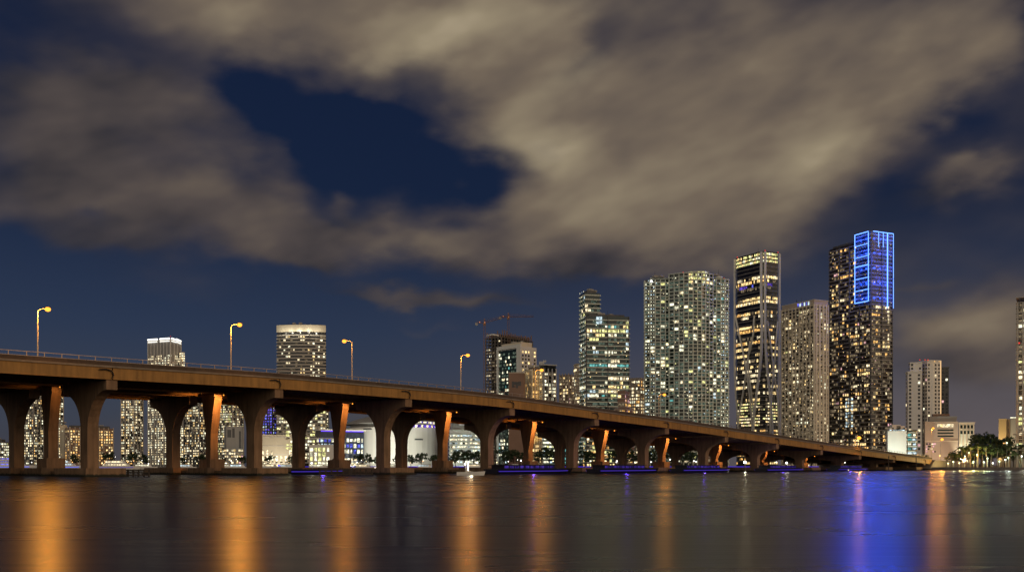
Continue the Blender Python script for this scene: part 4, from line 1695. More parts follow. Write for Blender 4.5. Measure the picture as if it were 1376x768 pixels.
for i in range(22):
    a = pi + pi * (.60 + .34 * i / 22)
    p = (cx + rad * 1.10 * cos(a), Y + 45 + rad * 1.0 * sin(a) - 1, zt + 1.2)
    t.pane(p, Vector((-sin(a), cos(a))), 2.6, 2.4, 'purple' if i % 3 else 'cream')
    p = (p[0], p[1], zt + 4.6)
    t.pane(p, Vector((-sin(a), cos(a))), 2.4, 2.0, ('purple', 'cream', 'pale')[i % 3])
lob = corner_box(424, 430, 489, Y - 18, 5)
zl = zat(577, Y - 18)
t.body(lob, G, zl, M['glass_blue'], "lobby")
t.slabs(lob, zl, zl + .5, 5, 1.5, 1.4, M['white'], "lobby_roof")
t.windows(lob, G + 12, zl - 2, 5.2, 3.4, 1.6, [('cool', 3), ('pale', 3), ('blue', 2)], wf=.72, hf=.72, dim=.3)
t.windows(lob, G + 1, G + 12, 4, 3.2, .6, [('cream', 3), ('pale', 3)], dim=.3)
mb = MB()
C, R_ = Vector(lob[0]), Vector(lob[1])
p, q = on(C, R_, .02, zl - .6, .6), on(C, R_, .98, zl - .6, .6)
mb.tube([p, q], .9, 5)
t.part(mb, "purple_light_strip", glow("arena_purple_light", (.13, .06, .9), 1.8))
canopy = MB()
canopy.prism(rect_between(415, 450, Y - 40, 14), zat(589, Y - 40), zat(588, Y - 40))
canopy.prism(rect_between(415, 452, Y - 42, 2.0), G, zat(597, Y - 40))
t.part(canopy, "entrance_canopy", M['white'])
ent = rect_between(416, 444, Y - 41, 4)
t.windows(ent, G + 1, zat(598, Y - 40), 4.2, 3.4, 2.5, [('pale', 3), ('lime', 2)], sides=[0], wf=.75, hf=.8, dim=0, out=1.2)
t.finish(100)
for px, pw in ((478, 32000), (505, 48000), (535, 48000), (562, 48000)):
    flood((*at(px, Y - 52), G), (*at(px + 2, Y + 5), 22), pw, (.95, .95, .78), 110, "the drum-shaped white arena")

# ---- buildings seen through the middle arches
t = Tower("terraced_block", "white terraced building with rows of lit galleries and a grey upper block behind the bridge", "building", at(626, 900), seed=54)
Y = 900.0
poly = corner_box(604, 608, 648, Y, 4)
zt = zat(576, Y)
t.body(poly, G, zt, M['white'], "wall")
t.slabs(poly, G + 3, zt, 3.4, .7, .5, M['palegreen'], "gallery_bands")
t.windows(poly, G + 3, zt - 1, 3.4, 2.2, .7, [('pale', 5), ('cool', 3), ('cream', 2)], dim=.5, dimk='dimgreen', hf=.45)
up = corner_box(606, 609, 633, Y + 2, 3)
zu = zat(562, Y)
t.body(up, zt, zu, M['grey'], "upper_block")
C, R_ = Vector(up[0]), Vector(up[1])
mb = MB()
for k, w_, h_ in ((.40, 1.6, 2.2), (.47, .7, 2.2), (.56, 1.6, 2.2), (.66, .7, 3.2), (.74, 1.4, 2.2)):
    mb.box(on(C, R_, k, zat(569, Y), .2), (w_, .2, h_), atan2((R_ - C).y, (R_ - C).x))
t.part(mb, "wall_sign", glow("sign_white_light", (1, .9, .8), .35))
t.finish(70)
flood((*at(625, 860), G), (*at(626, 900), 25), 25000, (.85, 1, .85), 110, "the white terraced building")

lit_tower("apartment_block", "white apartment slab with dark window columns seen through the arch right of centre", 690, 693, 713, 900, 4, 560, M['white'], M['white'], .5, [('pale', 4), ('cream', 3), ('dimgreen', 3)], 55, cat="building", fin=5)
lit_tower("office_block", "grey office block with green tinted windows left of the white apartment slab", 672, 676, 690, 930, 4, 566, M['glass_green'], M['grey'], .5, [('pale', 3), ('cool', 2), ('teal', 1)], 56, cat="building")
t = Tower("striped_block", "office block with bright continuous horizontal light bands behind the bridge", "building", at(735, 880), seed=57)
Y = 880.0
poly = corner_box(715, 722, 750, Y, 5)
zt = zat(581, Y)
t.body(poly, G, zt, M['glass_green'])
t.slabs(poly, G + 3, zt, 3.4, .5, .8, M['palegreen'])
t.windows(poly, G + 3, zt, 3.4, 2.6, 2.5, [('pale', 5), ('lime', 1), ('cool', 2)], wf=1.0, hf=.5, dim=.2)
up = corner_box(716, 722, 737, Y + 6, 5)
t.body(up, zt, zat(570, Y), M['tan'], "upper_block")
t.windows(up, zt, zat(570, Y), 3, 2.4, .7, [('lime', 3), ('warm', 3)], dim=.3)
t.finish(70)
for lab, pl, pr, Y, yt, sd in (("rounded teal glass building right of the block with bright light bands", 750, 764, 870, 583, 58),
                               ("rounded teal glass pavilion alone in the arch before the right-hand bridge columns", 778, 816, 860, 580, 59)):
    t = Tower("rounded_building", lab, "building", at((pl + pr) / 2, Y), seed=sd)
    poly = bowed(pl, pr, Y, 16, 7, 10)
    zt = zat(yt, Y)
    t.body(poly, G, zt, M['glass_teal'])
    t.slabs(poly, G + 3, zt, 3.6, .4, .3, M['palegreen'])
    t.windows(poly, G + 2, zt, 3.6, 2.2, .8, [('teal', 8), ('cool', 1), ('pale', 1)], dim=.3, dimk='dimgreen')
    t.finish(60)
t = Tower("lit_pavilion", "small pavilion with bright white lights low behind the right-hand bridge piers", "building", at(826, 840), seed=60)
poly = corner_box(815, 818, 838, 840, 3)
t.body(poly, G, zat(592, 840), M['grey'], "wall")
t.slabs(poly, zat(592, 840), zat(592, 840) + .4, 4, 1, .5, M['white'], "roof")
t.windows(poly, G + 4, zat(593, 840), 4, 2.6, 1.2, [('pale', 1), ('cool', 1)], dim=.3)
t.finish(30)
lit_tower("waterfront_block", "low dark building with warm tall doorways under the right end of the bridge", 940, 944, 968, 780, 3, 600, M['brown'], M['grey'], .5, [('amber', 3), ('warm', 3)], 61, cat="building", fh=5, cw=2.6, fin=0)

# ------------------------------------------------------------------ right-hand group
t = Tower("white_tower", "stepped white apartment tower with columns of dark windows and a faint red crown", "tower", at(1245, 900), seed=71)
Y = 900.0
zt1, zt2, zt3, zt4 = zat(501, Y), zat(488, Y), zat(485, Y), zat(494, Y)
blocks = [(corner_box(1217, 1220, 1238, Y - 6, 4), zt1, .22, M['white']), (corner_box(1221, 1223, 1239, Y, 4), zt2, .1, M['white']),
          (corner_box(1234, 1246, 1264, Y - 1, 6), zt3, .18, M['white']), (corner_box(1262, 1264, 1275, Y + 2, 4), zt4, .3, M['darkgrey'])]
for i, (poly, zt, pr, wall) in enumerate(blocks):
    t.body(poly, G, zt, wall, "wall")
    mb = MB()
    mb.prism(offset(poly, .4), zt - .02, zt + 1.0)
    t.part(mb, "parapet", wall)
    fh = 3.3
    for ei, (a, d, L, nrm) in enumerate(t.edges(poly)):
        n = max(1, int(L / 3.3))
        r = 0
        z = G + 5
        while z < zt - 2:
            for c_ in range(n):
                if (c_ % 3 == 1 and wall is M['white']) or t.rng.random() < .06:
                    continue
                p = a + d * (L * (c_ + .5) / n) + nrm * .06
                k = 'dark' if t.rng.random() > pr * .55 else pick(t.rng, [('cream', 3), ('pale', 2), ('pink', 1), ('dim', 2)])
                t.pane((p.x, p.y, z + 1.5), d, L / n * .52, 2.0, k)
            z += fh
x0, y0 = at(1263.5, Y - 3)
z = zat(574, Y)
mb = MB()
mb.tube([(x0, y0 - 1, zat(560, Y)), (x0, y0 - 1, zt3)], .45, 5)
t.part(mb, "corner_light_strip", glow("amber_strip_light", (1, .62, .3), .9))
for px in (1236, 1243, 1247):
    x, y = at(px, Y - 2)
    t.lamp((x, y, zt3 + 1.0), .45, E_RED)
for px in (1256, 1262):
    x, y = at(px, Y - 2)
    t.lamp((x, y, zt3 - .3), .5, LIT['amber'], "roof_lamp")
t.finish(100, M['glass_black'])

t = Tower("white_hall", "plain white floodlit box of a hall beside the right end of the bridge", "building", at(1205, 690), seed=72)
Y = 700.0
poly = corner_box(1190.5, 1193, 1218, Y, 4)
zt = zat(579.5, Y)
t.body(poly, G, zt, M['white'], "wall")
mb = MB()
mb.prism(offset(poly, .2), zt - .02, zt + .5)
t.part(mb, "parapet", M['white'])
for px, w_, h_ in ((1197, 3, 3), (1203, 6, 5.2), (1209, 6, 4.2), (1214, 3, 3)):
    x, y = at(px, Y + 8)
    mb = MB()
    mb.box((x, y, zt + h_ / 2), (w_, 4, h_))
    mb.tube([(x - w_ / 3, y - 2.1, zt + h_ * .3), (x + w_ / 3, y - 2.1, zt + h_ * .7)], .25, 5)
    t.part(mb, "roof_plant", M['white'])
    x, y = at(px, Y + 5)
    t.pane((x, y, zt + 1.2), Vector((1, 0)), w_ * .5, .7, 'cool')
gpoly = corner_box(1218.5, 1219, 1232, Y + 2, 3)
zg = zat(577, Y)
gb = MB()
gb.prism(gpoly, G, zg)
t.part(gb, "stair_hall", M['glass_green'])
t.slabs(gpoly, G + 2, zg, 3.2, .3, .6, M['palegreen'])
t.windows(gpoly, G + 2, zg - .3, 3.2, 2.2, 1.0, [('cool', 2), ('pale', 2), ('teal', 1)], dim=.3, hf=.45)
mb = MB()
mb.box((at(1196.5, Y)[0], Y - .08, zat(590, Y)), (.8, .1, 1.4))
mb.box((at(1196.5, Y)[0], Y - .08, zat(595, Y)), (.8, .1, 1.0))
t.part(mb, "vent", M['grey'])
t.finish(40)
flood((*at(1205, Y - 22), 4.5), (*at(1204, Y), 14), 26000, (.85, 1.0, .85), 110, "the plain white hall")

t = Tower("office_block", "wide beige office block with bright upper windows and a pale glazed wing", "building", at(1268, 720), seed=73)
Y = 720.0
main = corner_box(1241, 1243, 1287.5, Y, 5)
zt = zat(566, Y)
t.body(main, G, zt, M['beige'], "wall")
step = corner_box(1247, 1249, 1286, Y + 4, 4)
t.body(step, zt, zat(558.5, Y), M['grey'], "upper_block")
st2 = corner_box(1252, 1254, 1276, Y + 8, 3)
t.body(st2, zat(558.5, Y), zat(555, Y), M['brown'], "roof_plant")
C, R_ = Vector(main[0]), Vector(main[1])
dd = (R_ - C).normalized()
for i in range(7):
    p = on(C, R_, .42 + .066 * i, zat(571.5, Y), .06)
    t.pane(p, dd, 2.0, 2.2, 'cream' if i != 1 else 'warm')
for r in range(3):
    for i in range(7):
        p = on(C, R_, .42 + .066 * i, zat(577.5 + 4 * r, Y), .06)
        t.pane(p, dd, 2.0, 1.0, 'dark')
mb = MB()
mb.box(on(C, R_, .5, zat(592, Y), .1), ((R_ - C).length, .4, .7), atan2(dd.y, dd.x))
t.part(mb, "string_course", M['cream'])
for r in range(4):
    for i in range(6):
        if t.rng.random() < .8:
            t.pane(on(C, R_, .05 + .05 * i, zat(596 + 3.4 * r, Y), .06), dd, 1.2, 1.1, ('pink', 'cream', 'dark')[t.rng.randrange(3)])
wing = corner_box(1288, 1288.6, 1309, Y - 1, 3)
zw = zat(567, Y)
t.body(wing, G, zw, M['palegreen'], "wing_wall")
C, R_ = Vector(wing[0]), Vector(wing[1])
dd = (R_ - C).normalized()
for i in range(5):
    mb = MB()
    mb.box(on(C, R_, .04 + .23 * i, (G + zw) / 2, .3), (.7, .7, zw - G), atan2(dd.y, dd.x))
    t.part(mb, "pilaster", M['cream'])
mb = MB()
mb.box(on(C, R_, .5, zw - .8, .35), ((R_ - C).length + .6, .9, 1.6), atan2(dd.y, dd.x))
mb.box(on(C, R_, .5, zat(577, Y), .35), ((R_ - C).length, .6, .8), atan2(dd.y, dd.x))
t.part(mb, "cornice", M['cream'])
for r in range(2):
    for i in range(4):
        t.pane(on(C, R_, .155 + .23 * i, zat(573 + 7.5 * r, Y), .06), dd, 1.9, 2.4, 'dark')
t.finish(100, M['glass_green'])
flood((*at(1296, Y - 6), G), (*at(1296.5, Y), 22), 30000, (1, .9, .62), 80, "the pale glazed wing")
flood((*at(1262, Y - 24), 3.4), (*at(1264, Y), 18), 14000, (1, .7, .5), 120, "the wide beige office block")

t = Tower("small_block", "small tan block with a grey right half beyond the dark trees at the right", "building", at(1356, 760), seed=74)
Y = 760.0
poly = corner_box(1342, 1352, 1357, Y, 3)
zt = zat(562, Y)
t.body(poly, G, zt, M['tan'], "wall")
po2 = corner_box(1357, 1358, 1371, Y + 1, 2)
t.body(po2, G, zat(561, Y), M['grey'], "side_wall")
C, R_ = Vector(poly[0]), Vector(poly[1])
for r in range(2):
    t.pane(on(C, R_, .6, zat(569 + 9 * r, Y), .08), (R_ - C).normalized(), 1.6, 3.4, 'dark')
mb = MB()
mb.box((*at(1363, Y + 2), zat(560.6, Y)), (6, 1.0, .6))
t.part(mb, "roof_light", LIT['pale'])
t.finish(10, M['glass_black'])
flood((*at(1345, Y - 12), G), (*at(1348, Y), 26), 50000, (1, .78, .4), 100, "the small tan block")

t = Tower("balcony_tower", "tall balcony tower cut by the right edge of the picture", "tower", at(1376, 640), seed=75)
Y = 640.0
poly = bowed(1368, 1408, Y, 18, 4, 8)
zt = zat(398, Y)
t.body(poly, G, zt - 4, M['glass_brown'])
t.slabs(poly, zat(600, Y), zt, 3.3, 1.3, .45, M['slabgrey'], "balcony_bands")
t.windows(poly, zat(600, Y), zt - 4, 3.3, 2.2, .5, [('cream', 3), ('lime', 2), ('pale', 2), ('dim', 2)], dim=.4)
low = bowed(1362, 1408, Y - 3, 18, 4, 8)
t.slabs(low, zat(604, Y), zat(578, Y), 3.4, .6, .5, M['slabgrey'], "lower_balcony_bands")
t.fins(poly, G, zt - 4, 9, 1.2, .8, M['slabgrey'])
x, y = at(1368, Y)
t.lamp((x, y - 1.5, zat(461, Y)), 0.5, E_RED, "red_lamp")
t.finish(80)

# ------------------------------------------------------------------ boats at rest
def hull(mb, L, B, H, bow=0.28, mi=0):
    """lofted hull: x along the boat, bow at +x"""
    secs = []
    for i in range(11):
        t = i / 10
        x = -L / 2 + L * t
        k = 1.0 if t < 1 - bow else max(0.03, 1 - ((t - (1 - bow)) / bow) ** 1.8)
        k *= 0.9 + 0.1 * min(1, t * 5)
        sh = H * (1 + 0.25 * max(0, t - .55) ** 1.2 * 2)
        secs.append([(x - (1 - 1) * 0, -B / 2 * k, sh), (x - .04 * L * t, -B / 2 * k * .8, 0.0), (x - .06 * L * t, 0, -0.5), (x - .04 * L * t, B / 2 * k * .8, 0.0), (x, B / 2 * k, sh)])
    vs = [p for s in secs for p in s]
    fs = [(i * 5 + k, (i + 1) * 5 + k, (i + 1) * 5 + k + 1, i * 5 + k + 1) for i in range(10) for k in range(4)]
    fs += [(i * 5 + 4, (i + 1) * 5 + 4, (i + 1) * 5, i * 5) for i in range(10)]
    fs += [tuple(range(5)), tuple(10 * 5 + k for k in (4, 3, 2, 1, 0))]
    mb.add(vs, fs, mi)


def boat(px, Y, L, rz, label, decks=1, hull_mat=None, strip=None, win='cream', light=None, group="boats lying in the bay", name="motor_yacht", hscale=1.0, mast=3.0):
    x, y = at(px, Y)
    root = empty(name, (x, y, 0), rz)
    tag(root, label, "boat", group)
    dark_boat = hull_mat is M['hull_dark']
    cabm = M['hull_dark'] if dark_boat else M['hull_white']
    B, H = L * .24 if L < 30 else L * .17, (1.0 + L * .045) * hscale
    h = MB()
    hull(h, L, B, H)
    h.build("hull", hull_mat or M['hull_white'], root)
    z = H * 0.97
    l0, l1 = -L * .42, L * .22
    for k in range(decks):
        dh = 1.25 if dark_boat else 2.3
        c = MB()
        w = B * (.78 - .1 * k)
        c.prism([(l0, -w / 2), (l1, -w / 2 * .9), (l1 + 1.2, 0), (l1, w / 2 * .9), (l0, w / 2)], z, z + dh, top=[(l0, -w / 2), (l1 - 1.5, -w / 2 * .85), (l1 - .8, 0), (l1 - 1.5, w / 2 * .85), (l0, w / 2)])
        co = c.build("cabin", cabm, root)
        n = max(3, int((l1 - l0) / 2.4))
        for sy in (-1, 1):
            g = MB()
            for i in range(n):
                xx = l0 + (l1 - l0 - 1.5) * (i + .5) / n
                g.box((xx, sy * (w / 2 + .01) * (1 if i < n - 1 else .98), z + dh * .58), ((l1 - l0) / n * .7, .06, .75))
            g.build("cabin_window", LIT[win], co)
        r = MB()
        r.prism([(l0 - 1, -w / 2 - .3), (l1 - .3, -w / 2), (l1 + .2, 0), (l1 - .3, w / 2), (l0 - 1, w / 2 + .3)], z + dh + .003, z + dh + .16)
        r.build("cabin_roof", cabm, co)
        z += dh + .16
        l0 += L * .06
        l1 -= L * .10
    m = MB()
    m.tube([(l0 * .4, 0, z), (l0 * .4 - .3, 0, z + mast)], .08, 5)
    m.tube([(l0 * .4 - .2, -.8, z + mast * .6), (l0 * .4 - .2, .8, z + mast * .6)], .05, 4)
    mo = m.build("mast", M['galv'], root)
    b = MB()
    b.ball((l0 * .4 - .3, 0, z + mast + .15), .22, 8, 6)
    b.build("mast_lamp", LIT['white_hot'], mo)
    if name == "motorboat":
        b = MB()
        b.tube([(l0 * .4 + .5, -.3, H + .3), (l0 * .4 + .5, -.3, H + 2.6)], .12, 6)
        b.build("light_pole", LIT['white_hot'], root)
    if strip:
        s = MB()
        for sy in (-1, 1):
            s.tube([(-L * .49, sy * (B / 2 * .92 + .08), H * .55), (L * .2, sy * (B / 2 + .1), H * .6), (L * .34, sy * B * .45, H * .66)], .13, 5)
        s.build("light_strip", strip, root)
    if light:
        col, pw = light
        ld = bpy.data.lights.new("deck_light", 'POINT')
        ld.energy, ld.color, ld.shadow_soft_size = pw, col, .4
        lo = bpy.data.objects.new("deck_light", ld)
        lo.location = (0, 0, z + 1.0)
        lo.parent = root
        COL.objects.link(lo)
    return root


PUR = (.16, .07, 1.0)
E_BLUE2 = glow("blue_deck_light", (.10, .16, 1.0), 1.3)
boat(434, 285, 17.5, 0.03, "dark low tour boat with a violet light strip between the second and third bridge piers", 0, M['hull_dark'], E_PURPLE, light=(PUR, 300), name="tour_boat", hscale=.9, mast=1.6)
boat(633, 262, 7.5, 0.0, "small open motorboat with a bright white lamp on the water before the bridge", 0, M['hull_white'], None, light=((1, .85, .55), 500), name="motorboat", hscale=.7, mast=1.9)
for kb, lab in ((3.02, "before the fourth bridge pier"), (4.15, "before the fifth and sixth bridge piers"), (5.3, "left of the two bright pile lamps"),
                (6.75, "beside the two bright pile lamps"), (8.3, "before the lowest bridge piers")):
    x, y, z = b2w(SPAN * kb, -8.0)
    boat(HX + F * x / y, y, 40, BROT, "long dark boat with a violet light strip " + lab, 1, M['hull_dark'], E_PURPLE, light=(PUR, 600), name="tour_boat", hscale=.55, mast=1.2, win='violet', group="violet lit tour boats along the bridge")
boat(18, 900, 46, 0.04, "large yacht with blue lit decks at the far left edge of the bay", 3, M['hull_white'], E_BLUE2, 'blue')
boat(88, 890, 40, -0.03, "large yacht with blue lit decks moored before the orange lit hotel", 2, M['hull_white'], E_BLUE2, 'cool')
boat(162, 850, 34, 0.05, "white yacht with a violet light strip moored right of the left bridge pier", 2, M['hull_white'], E_PURPLE, 'cream')
for i, (px, Y, L, w) in enumerate(((196, 860, 20, 'pale'), (253, 850, 16, 'cool'), (303, 840, 19, 'pale'), (322, 700, 15, 'cool'), (365, 835, 18, 'cream'), (388, 830, 15, 'cool'), (430, 815, 18, 'pale'),
                                   (490, 800, 16, 'cream'), (535, 790, 17, 'pale'), (573, 780, 15, 'cool'), (640, 760, 17, 'cream'), (700, 735, 15, 'pale'))):
    where = ("behind the column right of the white yacht", "in the second arch from the left", "below the blank grey hall", "nearest to the bridge beneath the second street lamp", "below the violet lit tower", "before the long pale podium",
             "before the arena entrance", "below the arena lobby", "before the middle of the arena drum", "before the right side of the arena drum", "before the terraced building", "before the white apartment slab")[i]
    boat(px, Y, L, random.Random(i).uniform(-.3, .3), "small white yacht with lit cabin windows " + where, 1, M['hull_white'], None, w, group="small yachts moored along the far shore")

# ------------------------------------------------------------------ timber piles and fender
def fender(px, Y, L, rz, n, label):
    x, y = at(px, Y)
    root = empty("timber_fender", (x, y, 0), rz)
    tag(root, label, "fender", "timber fenders in the channel")
    for i in range(n):
        m = MB()
        xx = -L / 2 + L * i / (n - 1)
        m.tube([(xx, 0, -1.5), (xx, 0, 1.7)], .22, 6)
        m.build("post", M['timber'], root)
    for z in (.35, .95, 1.5):
        m = MB()
        m.box((0, -.32, z), (L + .6, .22, .26))
        m.build("rail", M['timber'], root)


fender(172, 236, 10, 0.0, 9, "low timber fender of posts and rails between the two left bridge piers")
fender(465, 268, 14, 0.35, 10, "low timber fender of posts and rails before the third bridge pier")


def pile_lamp(px, py, Y, label, mat, r, power, col):
    x, y = at(px, Y)
    z = zat(py, Y)
    root = empty("lamp_pile", (x, y, 0))
    tag(root, label, "lamp", "lamps on piles near the water")
    m = MB()
    m.tube([(0, 0, -1.5), (0, 0, z - .5)], .25, 7)
    m.box((0, 0, z - .45), (.7, .7, .12))
    m.build("pile", M['timber'], root)
    b = MB()
    b.ball((0, 0, z), r, 10, 7)
    b.build("bulb", mat, root, smooth=True)
    if power:
        ld = bpy.data.lights.new("lamp_light", 'POINT')
        ld.energy, ld.color, ld.shadow_soft_size = power, col, .4
        lo = bpy.data.objects.new("lamp_light", ld)
        lo.location = (0, -.7, z + .3)
        lo.parent = root
        COL.objects.link(lo)


pile_lamp(1001, 620.5, 436, "brightest white lamp on a pile under the right part of the bridge", LIT['white_hot'], .62, 900, (1, .9, .65))
pile_lamp(1057, 621.5, 464, "white lamp on a pile under the bridge right of the brightest pile lamp", LIT['white_hot'], .5, 500, (1, .92, .75))
pile_lamp(913, 619, 398, "small pale lamp on a pile left of the brightest pile lamp", LIT['pale'], .3, 0, (1, 1, 1))
pile_lamp(1140, 631, 480, "low dim lamp on a pile in the water below the bright orange street lamp", LIT['cream'], .3, 0, (1, 1, 1))
pile_lamp(1194, 612, 545, "slim dark pile with a dim lamp right of the low bridge end span", LIT['dim'], .3, 0, (1, 1, 1))
pile_lamp(1231, 613, 566, "slim dark pile with a dim lamp beside the bridge abutment", LIT['dim'], .3, 0, (1, 1, 1))

# ------------------------------------------------------------------ added glow strip on the far seawall, in place of boat light trails
root = empty("added_glow_strip", (0, 0, 0))
tag(root, "long added violet glow strip on top of the far seawall behind the bridge piers", "added glow strip")
x = -190.0
while x < 235:
    y0, y1 = shore_y(x), shore_y(x + 23.5)
    m = MB()
    m.tube([(x, y0 - .9, G + .45), (x + 23.5, y1 - .9, G + .45)], .42, 5)
    m.build("added_strip_segment", glow("violet_trail_glow", (.10, .05, .8), .5) if x < -180 else bpy.data.materials["violet_trail_glow"], root)
    x += 24

# ------------------------------------------------------------------ trees
def tree_parts(seed, h, cr, mat, dens=1.0):
    rng = random.Random(seed)
    t = MB()
    lean = rng.uniform(-.05, .05)
    top = (lean * h, rng.uniform(-.3, .3), h * .55)
    t.tube([(0, 0, 0), (lean * h * .4, 0, h * .25), top], [h * .03, h * .022, h * .014], 7)
    tips = []
    for i in range(8):
        a = rng.uniform(0, 2 * pi)
        r = cr * rng.uniform(.4, .85)
        z0 = h * rng.uniform(.22, .5)
        tip = (top[0] + cos(a) * r, sin(a) * r, h * rng.uniform(.5, .9))
        t.tube([(lean * z0, 0, z0), ((lean * z0 + tip[0]) / 2, tip[1] / 2, (z0 + tip[2]) / 2 + .3), tip], [h * .012, h * .008, h * .003], 5)
        tips.append(tip)
    c = MB()
    clumps = []
    for i in range(int(46 * dens)):
        base = rng.choice(tips)
        clumps.append((base[0] + rng.gauss(0, cr * .27), base[1] + rng.gauss(0, cr * .27), base[2] + rng.gauss(0, h * .085), rng.uniform(.5, 1.15) * cr * .2))
    for (cx_, cy_, cz_, cr_) in clumps:
        for j in range(34):
            v = Vector((rng.gauss(0, 1), rng.gauss(0, 1), rng.gauss(0, .75)))
            v = v.normalized() * cr_ * rng.uniform(.55, 1.1)
            p = Vector((cx_, cy_, max(h * .22, cz_))) + v
            s = rng.uniform(.22, .48) * (h / 14) ** .5
            u = Vector((rng.gauss(0, 1), rng.gauss(0, 1), rng.gauss(0, 1))).normalized()
            w = u.cross(Vector((rng.gauss(0, 1), rng.gauss(0, 1), rng.gauss(0, 1)))).normalized()
            c.quad(p - u * s - w * s * .6, p + u * s - w * s * .6, p + u * s + w * s * .6, p - u * s + w * s * .6)
    tm, cm_ = t.build("trunk", M['bark']), c.build("crown", mat)
    d = (tm.data, cm_.data)
    bpy.data.objects.remove(tm)
    bpy.data.objects.remove(cm_)
    return d


def palm_parts(seed, h):
    rng = random.Random(seed)
    t = MB()
    bend = rng.uniform(-.8, .8)
    t.tube([(0, 0, 0), (bend * .3, 0, h * .5), (bend, 0, h)], [.24, .18, .15], 7)
    c = MB()
    for i in range(20):
        a = 2 * pi * i / 20 + rng.uniform(-.15, .15)
        el = rng.uniform(-.25, 1.1)
        L = rng.uniform(2.3, 3.1)
        prev = Vector((bend, 0, h))
        d = Vector((cos(a) * cos(el), sin(a) * cos(el), sin(el)))
        side = Vector((-sin(a), cos(a), 0))
        for k in range(7):
            nx = prev + d * (L / 7)
            wd = .42 * sin(pi * (k + .8) / 8.2)
            for sg in (-1, 1):
                q = prev + side * sg * (wd + .25) - Vector((0, 0, .22)) + d * .25
                c.add([prev, nx, q + d * .12, q - d * .12], [(0, 1, 2, 3)])
            prev = nx
            d = (d + Vector((0, 0, -.20))).normalized()
    tm, cm_ = t.build("trunk", M['bark']), c.build("crown", M['frond'])
    d = (tm.data, cm_.data)
    bpy.data.objects.remove(tm)
    bpy.data.objects.remove(cm_)
    return d


def plant(name, data, px, Y, rz, sc, label, group):
    x, y = at(px, Y)
    root = empty(name, (x, y, G - .05), rz)
    root.scale = (sc, sc, sc)
    tag(root, label, "tree", group)
    for n_, me in zip(("trunk", "crown"), data):
        o = bpy.data.objects.new(n_, me)
        o.parent = root
        COL.objects.link(o)


TA, TB, TC = tree_parts(1, 12, 5.0, M['leaf2']), tree_parts(2, 12, 5.6, M['leaf2']), tree_parts(3, 12, 4.6, M['leaf2'], 1.2)
PA, PB = palm_parts(5, 8), palm_parts(6, 9.5)
rg = random.Random(77)
FAR = [(16, 985, 12), (66, 980, 11), (100, 975, 13), (146, 965, 14), (178, 940, 13), (193, 935, 11), (245, 930, 10), (270, 925, 12), (300, 915, 9), (325, 910, 10), (362, 885, 9), (392, 880, 9),
       (452, 870, 9), (483, 865, 12), (497, 860, 11), (508, 858, 10), (535, 850, 9), (552, 848, 11), (566, 845, 12), (584, 842, 11), (612, 835, 13), (624, 832, 14), (637, 830, 14), (648, 828, 13), (678, 815, 14),
       (690, 812, 13), (703, 808, 12), (727, 800, 15), (738, 797, 14), (748, 794, 11), (786, 780, 15), (797, 775, 13), (808, 770, 12), (826, 760, 13), (838, 755, 14), (852, 750, 13), (872, 745, 14), (890, 735, 13), (918, 722, 13), (930, 720, 12)]
for i, (px, Y, h) in enumerate(FAR):
    plant("broadleaf_tree", (TA, TB, TC)[i % 3], px, Y + rg.uniform(-6, 6), rg.uniform(0, 6), h / 12 * rg.uniform(.9, 1.1), "dark leafy tree on the far shore seen below the bridge deck", "dark trees along the far shore")
for i, (px, Y, h, lab) in enumerate(((1293, 655, 12, "dark rounded tree before the pale glazed wing of the beige office block"), (1283, 640, 9.5, "lower dark bush-like tree below the wide beige block"),
                                     (1302, 650, 11, "dark tree filling the gap beside the pale glazed wing"), (1318, 665, 21, "tall dark tree left of the tallest dark crowns"), (1329, 668, 22, "tallest dark tree of the clump left of the tan block"),
                                     (1340, 665, 21, "tall dark tree just left of the small tan block"), (1350, 650, 16, "dark tree before the small tan block"), (1362, 645, 13, "lower dark tree before the balcony tower foot"),
                                     (1312, 640, 13, "middle-height dark tree above the lit palms"), (1372, 640, 12, "dark tree at the right edge of the picture"), (1334, 640, 14, "dark tree in front of the tallest dark crowns"),
                                     (1240, 690, 9, "small dark tree before the left corner of the beige block"), (1226, 690, 8, "small dark tree below the white hall's glass stair"))):
    plant("broadleaf_tree", (TB, TC, TA)[i % 3], px, Y, rg.uniform(0, 6), h / 12, lab, "dark trees right of the bridge end")
for i, (px, Y, h) in enumerate(((1272, 612, 7), (1279, 606, 8), (1286, 603, 9), (1293, 600, 11), (1298, 606, 13), (1304, 599, 12), (1309, 604, 10), (1314, 598, 12.5), (1320, 602, 11), (1326, 597, 12), (1332, 601, 11.5), (1340, 600, 10),
                                (1347, 604, 11), (1358, 602, 12), (1364, 600, 10), (1371, 605, 12))):
    plant("palm_tree", (PA, PB)[i % 2], px, Y, rg.uniform(0, 6), h / 9, "lit palm tree by the water right of the bridge end", "palms by the water right of the bridge")

# ------------------------------------------------------------------ promenade lamps
def globe_parts(mat, r):
    p = MB()
    p.tube([(0, 0, 0), (0, 0, 1.0)], .07, 6)
    b = MB()
    b.ball((0, 0, r * .8), r, 8, 6)
    po, bo = p.build("pole", M['galv']), b.build("globe", mat)
    d = (po.data, bo.data)
    bpy.data.objects.remove(po)
    bpy.data.objects.remove(bo)
    return d


GL = [globe_parts(LIT['white_hot'], .40), globe_parts(glow("promenade_warm_lamp", (1, .78, .4), 3.5), .42), globe_parts(glow("promenade_green_white_lamp", (.85, 1, .6), 3.0), .45),
      globe_parts(glow("promenade_orange_lamp", (1, .5, .14), 3.0), .42)]


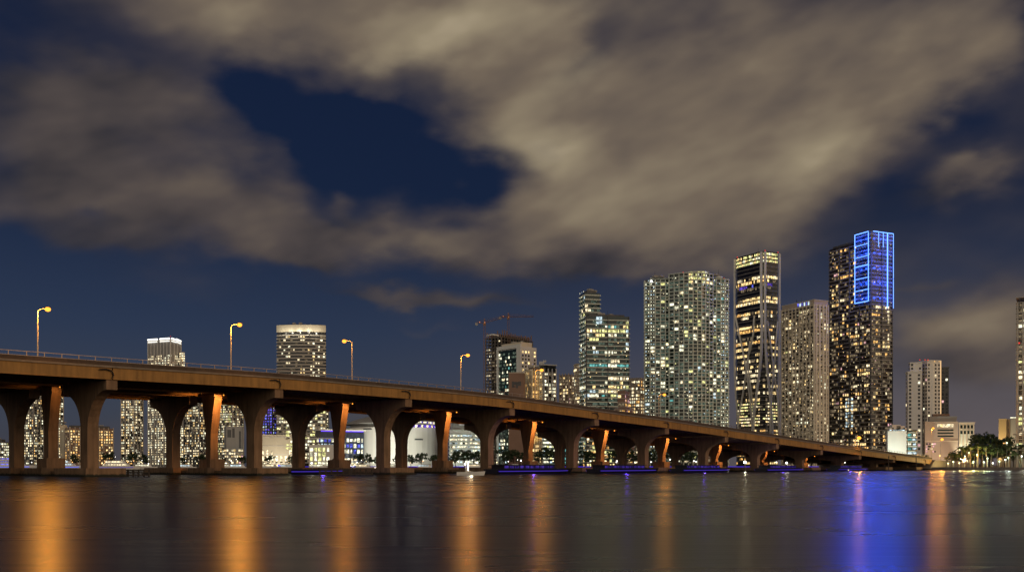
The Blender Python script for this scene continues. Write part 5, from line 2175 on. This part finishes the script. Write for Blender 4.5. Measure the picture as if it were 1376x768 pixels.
def globe(px, Y, hgt, k, power=0, col=(1, .8, .5), lab=None, group=None):
    x, y = at(px, Y)
    root = empty("promenade_lamp", (x, y, G))
    tag(root, lab or "small globe lamp on a thin post on the far promenade behind the bridge", "street lamp", group or "promenade lamps on the far shore")
    for n_, me in zip(("pole", "globe"), GL[k]):
        o = bpy.data.objects.new(n_, me)
        o.parent = root
        if n_ == "pole":
            o.scale = (1, 1, hgt)
        else:
            o.location = (0, 0, hgt)
        COL.objects.link(o)
    if power:
        ld = bpy.data.lights.new("lamp_light", 'POINT')
        ld.energy, ld.color, ld.shadow_soft_size = power, col, .5
        lo = bpy.data.objects.new("lamp_light", ld)
        lo.location = (0, -.9, hgt + .3)
        lo.parent = root
        COL.objects.link(lo)


rg = random.Random(5)
px = -5.0
while px < 935:
    x0 = at(px, 900)[0]
    Y = 880.0
    for _ in range(6):
        Y = shore_y(at(px, Y)[0]) + 8
    globe(px, Y + rg.uniform(0, 25), rg.uniform(3, 6), rg.choice((0, 0, 1, 1, 2, 3)))
    px += rg.uniform(6, 17)
for px, Y, h, k, pw, col in ((1274, 592, 2.2, 1, 900, (1, .7, .3)), (1281, 596, 3.2, 2, 900, (.95, 1, .55)), (1289, 590, 2.4, 1, 1500, (1, .72, .25)), (1296, 596, 5.5, 3, 4200, (1, .45, .1)), (1302, 591, 8.5, 1, 3000, (1, .6, .15)),
                             (1308, 594, 3.2, 2, 2400, (.9, 1, .35)), (1313, 597, 7.5, 1, 2600, (1, .68, .16)), (1322, 592, 3.0, 2, 2000, (.85, 1, .45)), (1327, 596, 5.2, 2, 1500, (.8, 1, .6)), (1334, 591, 2.4, 0, 900, (.85, 1, .8)),
                             (1351, 592, 4.4, 0, 600, (.85, 1, .8)), (1355, 596, 5.6, 2, 900, (.85, 1, .8)), (1373, 591, 6.5, 0, 600, (.95, 1, .8)), (1343, 600, 3.4, 2, 700, (.8, 1, .7)),
                             (1353, 618, 15, 2, 500, (.9, 1, .8)), (1367, 616, 14, 2, 500, (.9, 1, .8)), (1300, 640, 14.5, 1, 1600, (1, .8, .4))):
    globe(px, Y, h, k, pw, col, "lamp on a thin post among the palms at the bridge landing", "lamps among the palms by the water")

street_lamp((*at(1252, 640), G), 0.0, zat(575, 640) - G, "upper of two tall orange lamps before the wide beige office block", 9000, .8, .75, "high_mast_lamp", "tall orange lamps before the beige block")
street_lamp((*at(1264, 625), G), 0.0, zat(590, 625) - G, "lower of two tall orange lamps before the wide beige office block", 12000, .8, .85, "high_mast_lamp", "tall orange lamps before the beige block")
globe(1263, 612, 7, 3, 1500, (1, .4, .1), "low orange lamp at the foot of the bridge ramp below the two tall lamps", "lamps among the palms by the water")
